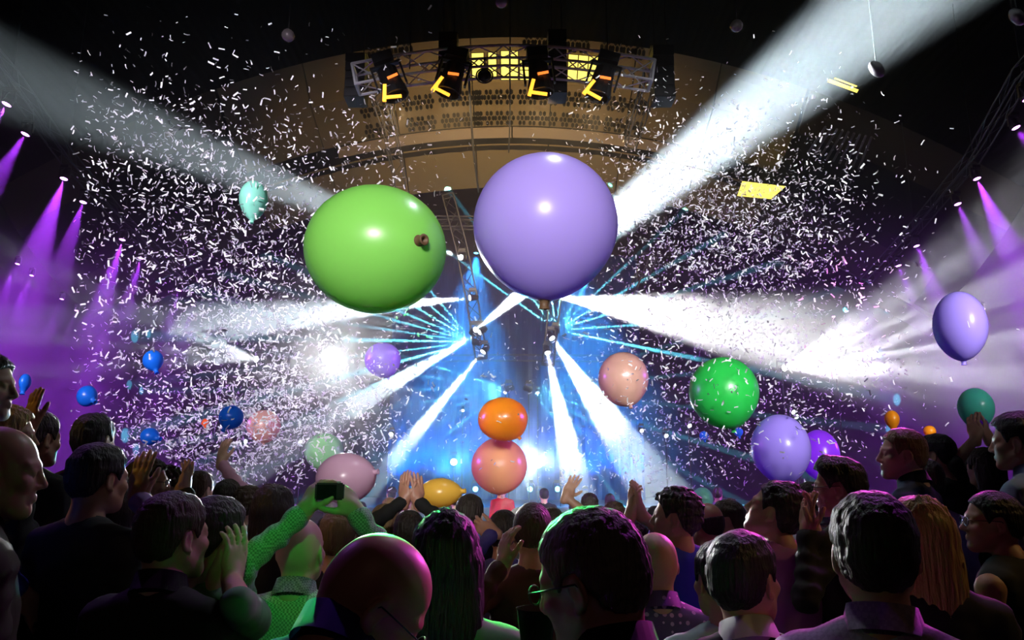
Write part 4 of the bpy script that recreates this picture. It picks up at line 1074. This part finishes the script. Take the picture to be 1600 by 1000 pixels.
person('clapping man with cropped dark quiff and glasses, facing left, black shirt', 1306, 713, 3.3, yaw=D2R(62), pitch=D2R(-2), hair='quiff', hcol='black', skin='fair', shirt='black', glasses=True, body_yaw=D2R(40),
       hands={'L': (W_(1262, 832, 3.1), dict(curl=.2, thumb=.5), (.1, .1, 1), (.9, .3, 0)), 'R': (W_(1272, 834, 3.1), dict(curl=.2, thumb=.5, flip=-1), (.04, .1, 1), (-.9, .3, 0))})
person('fair-haired man in navy shirt in profile facing left, at right', 1404, 668, 3.7, yaw=D2R(78), pitch=D2R(4), hair='short', hcol='fair', skin='fair', shirt='navy', collar='navy', body_yaw=D2R(45))
person('man in pale blue shirt at the right edge, head turned left', 1584, 650, 3.4, yaw=D2R(48), hair='fade', hcol='black', skin='tan', shirt='pale', collar='pale', body_yaw=D2R(35))
person('woman in sleeveless black top and glasses with dark bun, in profile facing left', 1543, 763, 2.95, yaw=D2R(74), pitch=D2R(3), hair='bun', hcol='black', skin='tan', shirt='black', female=True, glasses=True, sleeves='none', body_yaw=D2R(35), lean=(-.02, 0))
person('woman with long straight blond hair behind the lavender-shirted man', 1428, 776, 2.3, yaw=D2R(-8), hair='long', hcol='blond', skin='fair', shirt='black', female=True, floor=0.0, build=.9)
person('dark-clad man under the small orange balloon at right', 1458, 677, 4.6, yaw=D2R(45), hair='short', hcol='black', skin='tan', shirt='black', fine=1.15)
person('person holding the mint balloon with raised arms at far right', 1532, 700, 4.7, yaw=D2R(20), hair='bob', hcol='dark', skin='tan', shirt='black', female=True, fine=1.15, sleeves='short',
       hands={'L': (W_(1525, 684, 4.6), dict(curl=.3, thumb=.5), (0, .1, 1), (.7, .5, 0)), 'R': (W_(1544, 684, 4.6), dict(curl=.3, thumb=.5, flip=-1), (0, .1, 1), (-.7, .5, 0))})
person('man in violet shirt behind the fair-haired man at right', 1436, 715, 4.0, yaw=D2R(30), hair='short', hcol='dark', skin='fair', shirt='purple', fine=1.15)
person('man in profile facing left, lit orange, pink shirt, right of the curly man', 1133, 779, 4.9, yaw=D2R(75), pitch=D2R(6), hair='short', hcol='brown', skin='fair', shirt='pink', fine=1.15)
person('man in pale collar facing left, left of the clapping man in glasses', 1262, 752, 4.9, yaw=D2R(60), hair='short', hcol='dark', skin='fair', shirt='white', collar='white', fine=1.15)
person('person with light brown hair lit yellow behind the filming bald man', 533, 795, 3.5, yaw=D2R(-10), hair='short', hcol='fair', skin='fair', shirt='black', fine=1.05)
person('long-haired woman with dark brown hair left of the filming bald man', 432, 758, 3.7, yaw=D2R(-18), hair='long', hcol='dark', skin='fair', shirt='black', female=True, fine=1.1)
person('man with short hair lifting one arm in a pink sleeve, left of centre', 315, 735, 5.2, yaw=D2R(-20), hair='short', hcol='brown', skin='fair', shirt='pink', fine=1.25,
       hands={'R': (W_(345, 722, 5.1), dict(curl=.2, thumb=.5, flip=1), (.08, .1, 1), (.4, .9, 0))})
person('dark-haired person right of the raised pink arm', 359, 748, 5.0, yaw=D2R(-10), hair='short', hcol='dark', skin='fair', shirt='purple', fine=1.25)
person('curly-haired woman in pale top before the dense confetti, left', 391, 757, 5.0, yaw=D2R(-30), hair='curly', hcol='brown', skin='fair', shirt='white', female=True, fine=1.25)
person('dark-haired person with both hands up, lit orange, left of the yellow balloon', 640, 796, 4.4, yaw=D2R(4), hair='short', hcol='dark', skin='ruddy', shirt='black', fine=1.15,
       hands={'L': (W_(632, 782, 4.3), dict(curl=.12, thumb=.5), (-.05, .1, 1), (.6, .8, 0)), 'R': (W_(653, 784, 4.3), dict(curl=.12, thumb=.5, flip=-1), (-.08, .1, 1), (-.6, .8, 0))})
person('light brown-haired person right of the filming arms', 603, 786, 4.8, yaw=D2R(-6), hair='short', hcol='fair', skin='fair', shirt='charcoal', fine=1.2)
person('person stretching one arm to the right, low before the stage', 862, 792, 5.3, yaw=D2R(10), hair='short', hcol='dark', skin='tan', shirt='black', fine=1.2, sleeves='short',
       hands={'R': (W_(884, 776, 5.2), dict(curl=.1, thumb=.8, flip=1), (.45, .1, .8), (.2, .9, 0))})
person('dark-clad person in front of the violet haze at right, between two men', 1500, 705, 5.2, yaw=D2R(20), hair='short', hcol='black', skin='tan', shirt='black', fine=1.25)
person('silver-haired person behind the maroon-topped man', 812, 792, 6.2, yaw=0, hair='short', hcol='silver', skin='fair', shirt='charcoal', fine=1.3)

# camera phone in the filming man's hands
c = P(515, 768, 2.60); root = empty('camera', c, (0, 0, .05)); root.name = 'compact_camera'
tag(root, 'black compact camera held up by the bald man in checked shirt', 'camera')
bm = bmesh.new(); add_box(bm, (0, 0, 0), (.098, .022, .058)); bmesh.ops.bevel(bm, geom=bm.edges[:], offset=.005, segments=2, affect='EDGES'); obj('body', bm, M_BLACK, root)
bm = bmesh.new(); add_tube(bm, (0, .01, 0), (0, .03, 0), .022, .02, 18); obj('lens_barrel', bm, M_BLACK, root)
bm = bmesh.new(); add_box(bm, (-.008, -.0118, 0), (.066, .002, .046)); obj('screen', bm, mat('camera_screen', (.01, .012, .016), .15, coat=.4), root)
bm = bmesh.new(); add_tube(bm, (.03, 0, .028), (.03, 0, .034), .007, seg=12); obj('shutter_button', bm, M_METAL, root)
M_CUP = mat('clear_plastic', (.9, .95, .93), .08); M_CUP.node_tree.nodes['Principled BSDF'].inputs['Transmission Weight'].default_value = 1.0; M_CUP.node_tree.nodes['Principled BSDF'].inputs['IOR'].default_value = 1.15
# plastic cup beside the grey-haired man
c = P(838, 952, 1.75); root = empty('plastic_cup', c); tag(root, 'clear plastic cup held low beside the grey-haired man', 'cup')
bm = bmesh.new(); add_lathe(bm, [(0, -.11), (.030, -.11), (.044, .0), (.046, .003), (.0435, .001), (.029, -.107), (0, -.107)], 24); obj('cup_wall', bm, M_CUP, root, smooth=True)

# performer on the stage front
perf = person('person in red costume facing the audience below the peach balloon', 785, 757, 15.5, yaw=PI, hair='short', hcol='dark', skin='fair', shirt='red', floor=-.2, fine=1.6, body_yaw=PI)

# ---------------------------------------------------------------- the crowd before the stage
protos = []
hcs = ['black', 'dark', 'brown', 'dark', 'fair', 'black', 'silver', 'dark']
sts = ['short', 'long', 'curly', 'short', 'bob', 'fade', 'short', 'swept']
cls = ['black', 'navy', 'charcoal', 'purple', 'black', 'white', 'maroon', 'indigo']
random.seed(21)
FAR = []
for row, (Y, x0, x1, stepx) in enumerate(((6.4, -3.4, 3.6, .62), (7.6, -4.0, 4.2, .66), (9.2, -5.0, 5.2, .7), (11.4, -6.4, 6.4, .8), (14.2, -8.0, 8.0, .95))):
    x = x0
    while x < x1:
        FAR.append((x + random.uniform(-.12, .12), Y + random.uniform(-.3, .3))); x += stepx * random.uniform(.85, 1.2)
def clone(o, loc, rz, sc):
    r = o.copy(); COL.objects.link(r); r.location = loc; r.rotation_euler = (0, 0, rz); r.scale = sc
    for ch in o.children:
        c_ = ch.copy(); COL.objects.link(c_); c_.parent = r
        for g in ch.children:
            d_ = g.copy(); COL.objects.link(d_); d_.parent = c_
    return r
FARLAB = 'concertgoer far back in the dark standing crowd below the stage lights'
FARLAB_H = 'concertgoer with both arms up in the dark standing crowd below the stage'
def near_busy(x, Y):
    return any(abs(x - o.location.x) < .42 and abs(Y - o.location.y) < .42 for o in PEOPLE)
for i, (x, Y) in enumerate(FAR):
    k = i % 8
    # keep the sight line to the red-dressed performer clear
    if near_busy(x, Y) or -.055 < x / Y + .012 < .045: continue
    riser = -.2
    if len(protos) <= k or protos[k] is None:
        while len(protos) <= k: protos.append(None)
        hd = None
        if k == 8:
            tz = 1.70 + .08
            hd = {'L': ((x - .16, Y + .1, riser + tz), dict(curl=.15, thumb=.5), UP, (.7, .6, 0)), 'R': ((x + .16, Y + .1, riser + tz), dict(curl=.15, thumb=.5, flip=-1), UP, (-.7, .6, 0))}
        # head-top pixel from a 1.72 m person at this spot
        v = Vector((x, Y, riser + 1.72 - CAM_Z)); v.z = riser + 1.72 - CAM_Z
        yc = math.cos(PITCH) * Y + math.sin(PITCH) * v.z; zc_ = -math.sin(PITCH) * Y + math.cos(PITCH) * v.z
        protos[k] = person(FARLAB if k < 8 else FARLAB_H, 800 + FPX * x / yc, 500 - FPX * zc_ / yc, Y, yaw=random.uniform(-.3, .3), hair=sts[k % 8], hcol=hcs[k % 8], skin='fair', shirt=cls[k % 8], female=k in (1, 4), fine=1.6,
                           hands=hd, group='standing crowd below the stage' if k < 8 else 'crowd members with raised arms', floor=riser)
        protos[k]['proto_h'] = 0; del protos[k]['proto_h']
    else:
        sc = random.uniform(.95, 1.06)
        o = clone(protos[k], (x, Y, riser), random.uniform(-.35, .35), (sc, sc, sc))
# ------------------------------------------------------------------ theatrical haze that fills the hall
bm = bmesh.new(); add_box(bm, (0, 27.7, 7.2), (35.8, 36.2, 14.3))
hz = bpy.data.materials.new('haze'); hz.use_nodes = True
nt = hz.node_tree; nt.nodes.clear()
out = nt.nodes.new('ShaderNodeOutputMaterial'); vs_ = nt.nodes.new('ShaderNodeVolumeScatter')
vs_.inputs['Color'].default_value = (1, 1, 1, 1); vs_.inputs['Density'].default_value = HAZE_DENSITY; vs_.inputs['Anisotropy'].default_value = .55
nt.links.new(vs_.outputs[0], out.inputs['Volume'])
tag(obj('haze', bm, hz), 'thin theatrical haze filling the hall and showing the light beams', 'haze', kind='stuff')
# thicker haze where the machines blow it out, around the stage towers and the two wall lights
for c, r, dens in ((P(806, 560, 26.5), (9.0, 5.0, 5.4), .02), (P(1240, 575, 23.2), (3.4, 2.5, 2.6), .009), (P(390, 560, 23.2), (2.6, 2.5, 2.2), .016), (P(516, 562, 25.2), (2.2, 2.2, 2.0), .02)):
    for k in (1.0, .74, .48):
        bm = bmesh.new(); bmesh.ops.create_icosphere(bm, subdivisions=4, radius=1.0)
        bmesh.ops.transform(bm, matrix=Matrix.Diagonal((r[0] * k, r[1] * k, r[2] * k, 1)), verts=bm.verts)
        m = bpy.data.materials.new('haze_puff'); m.use_nodes = True; nt = m.node_tree; nt.nodes.clear()
        out = nt.nodes.new('ShaderNodeOutputMaterial'); v = nt.nodes.new('ShaderNodeVolumeScatter')
        v.inputs['Density'].default_value = dens; v.inputs['Anisotropy'].default_value = .4
        nt.links.new(v.outputs[0], out.inputs['Volume'])
        tag(obj('haze', bm, m, loc=c), 'thicker patch of theatrical haze around the stage lamps', 'haze', group='patches of haze', kind='stuff')
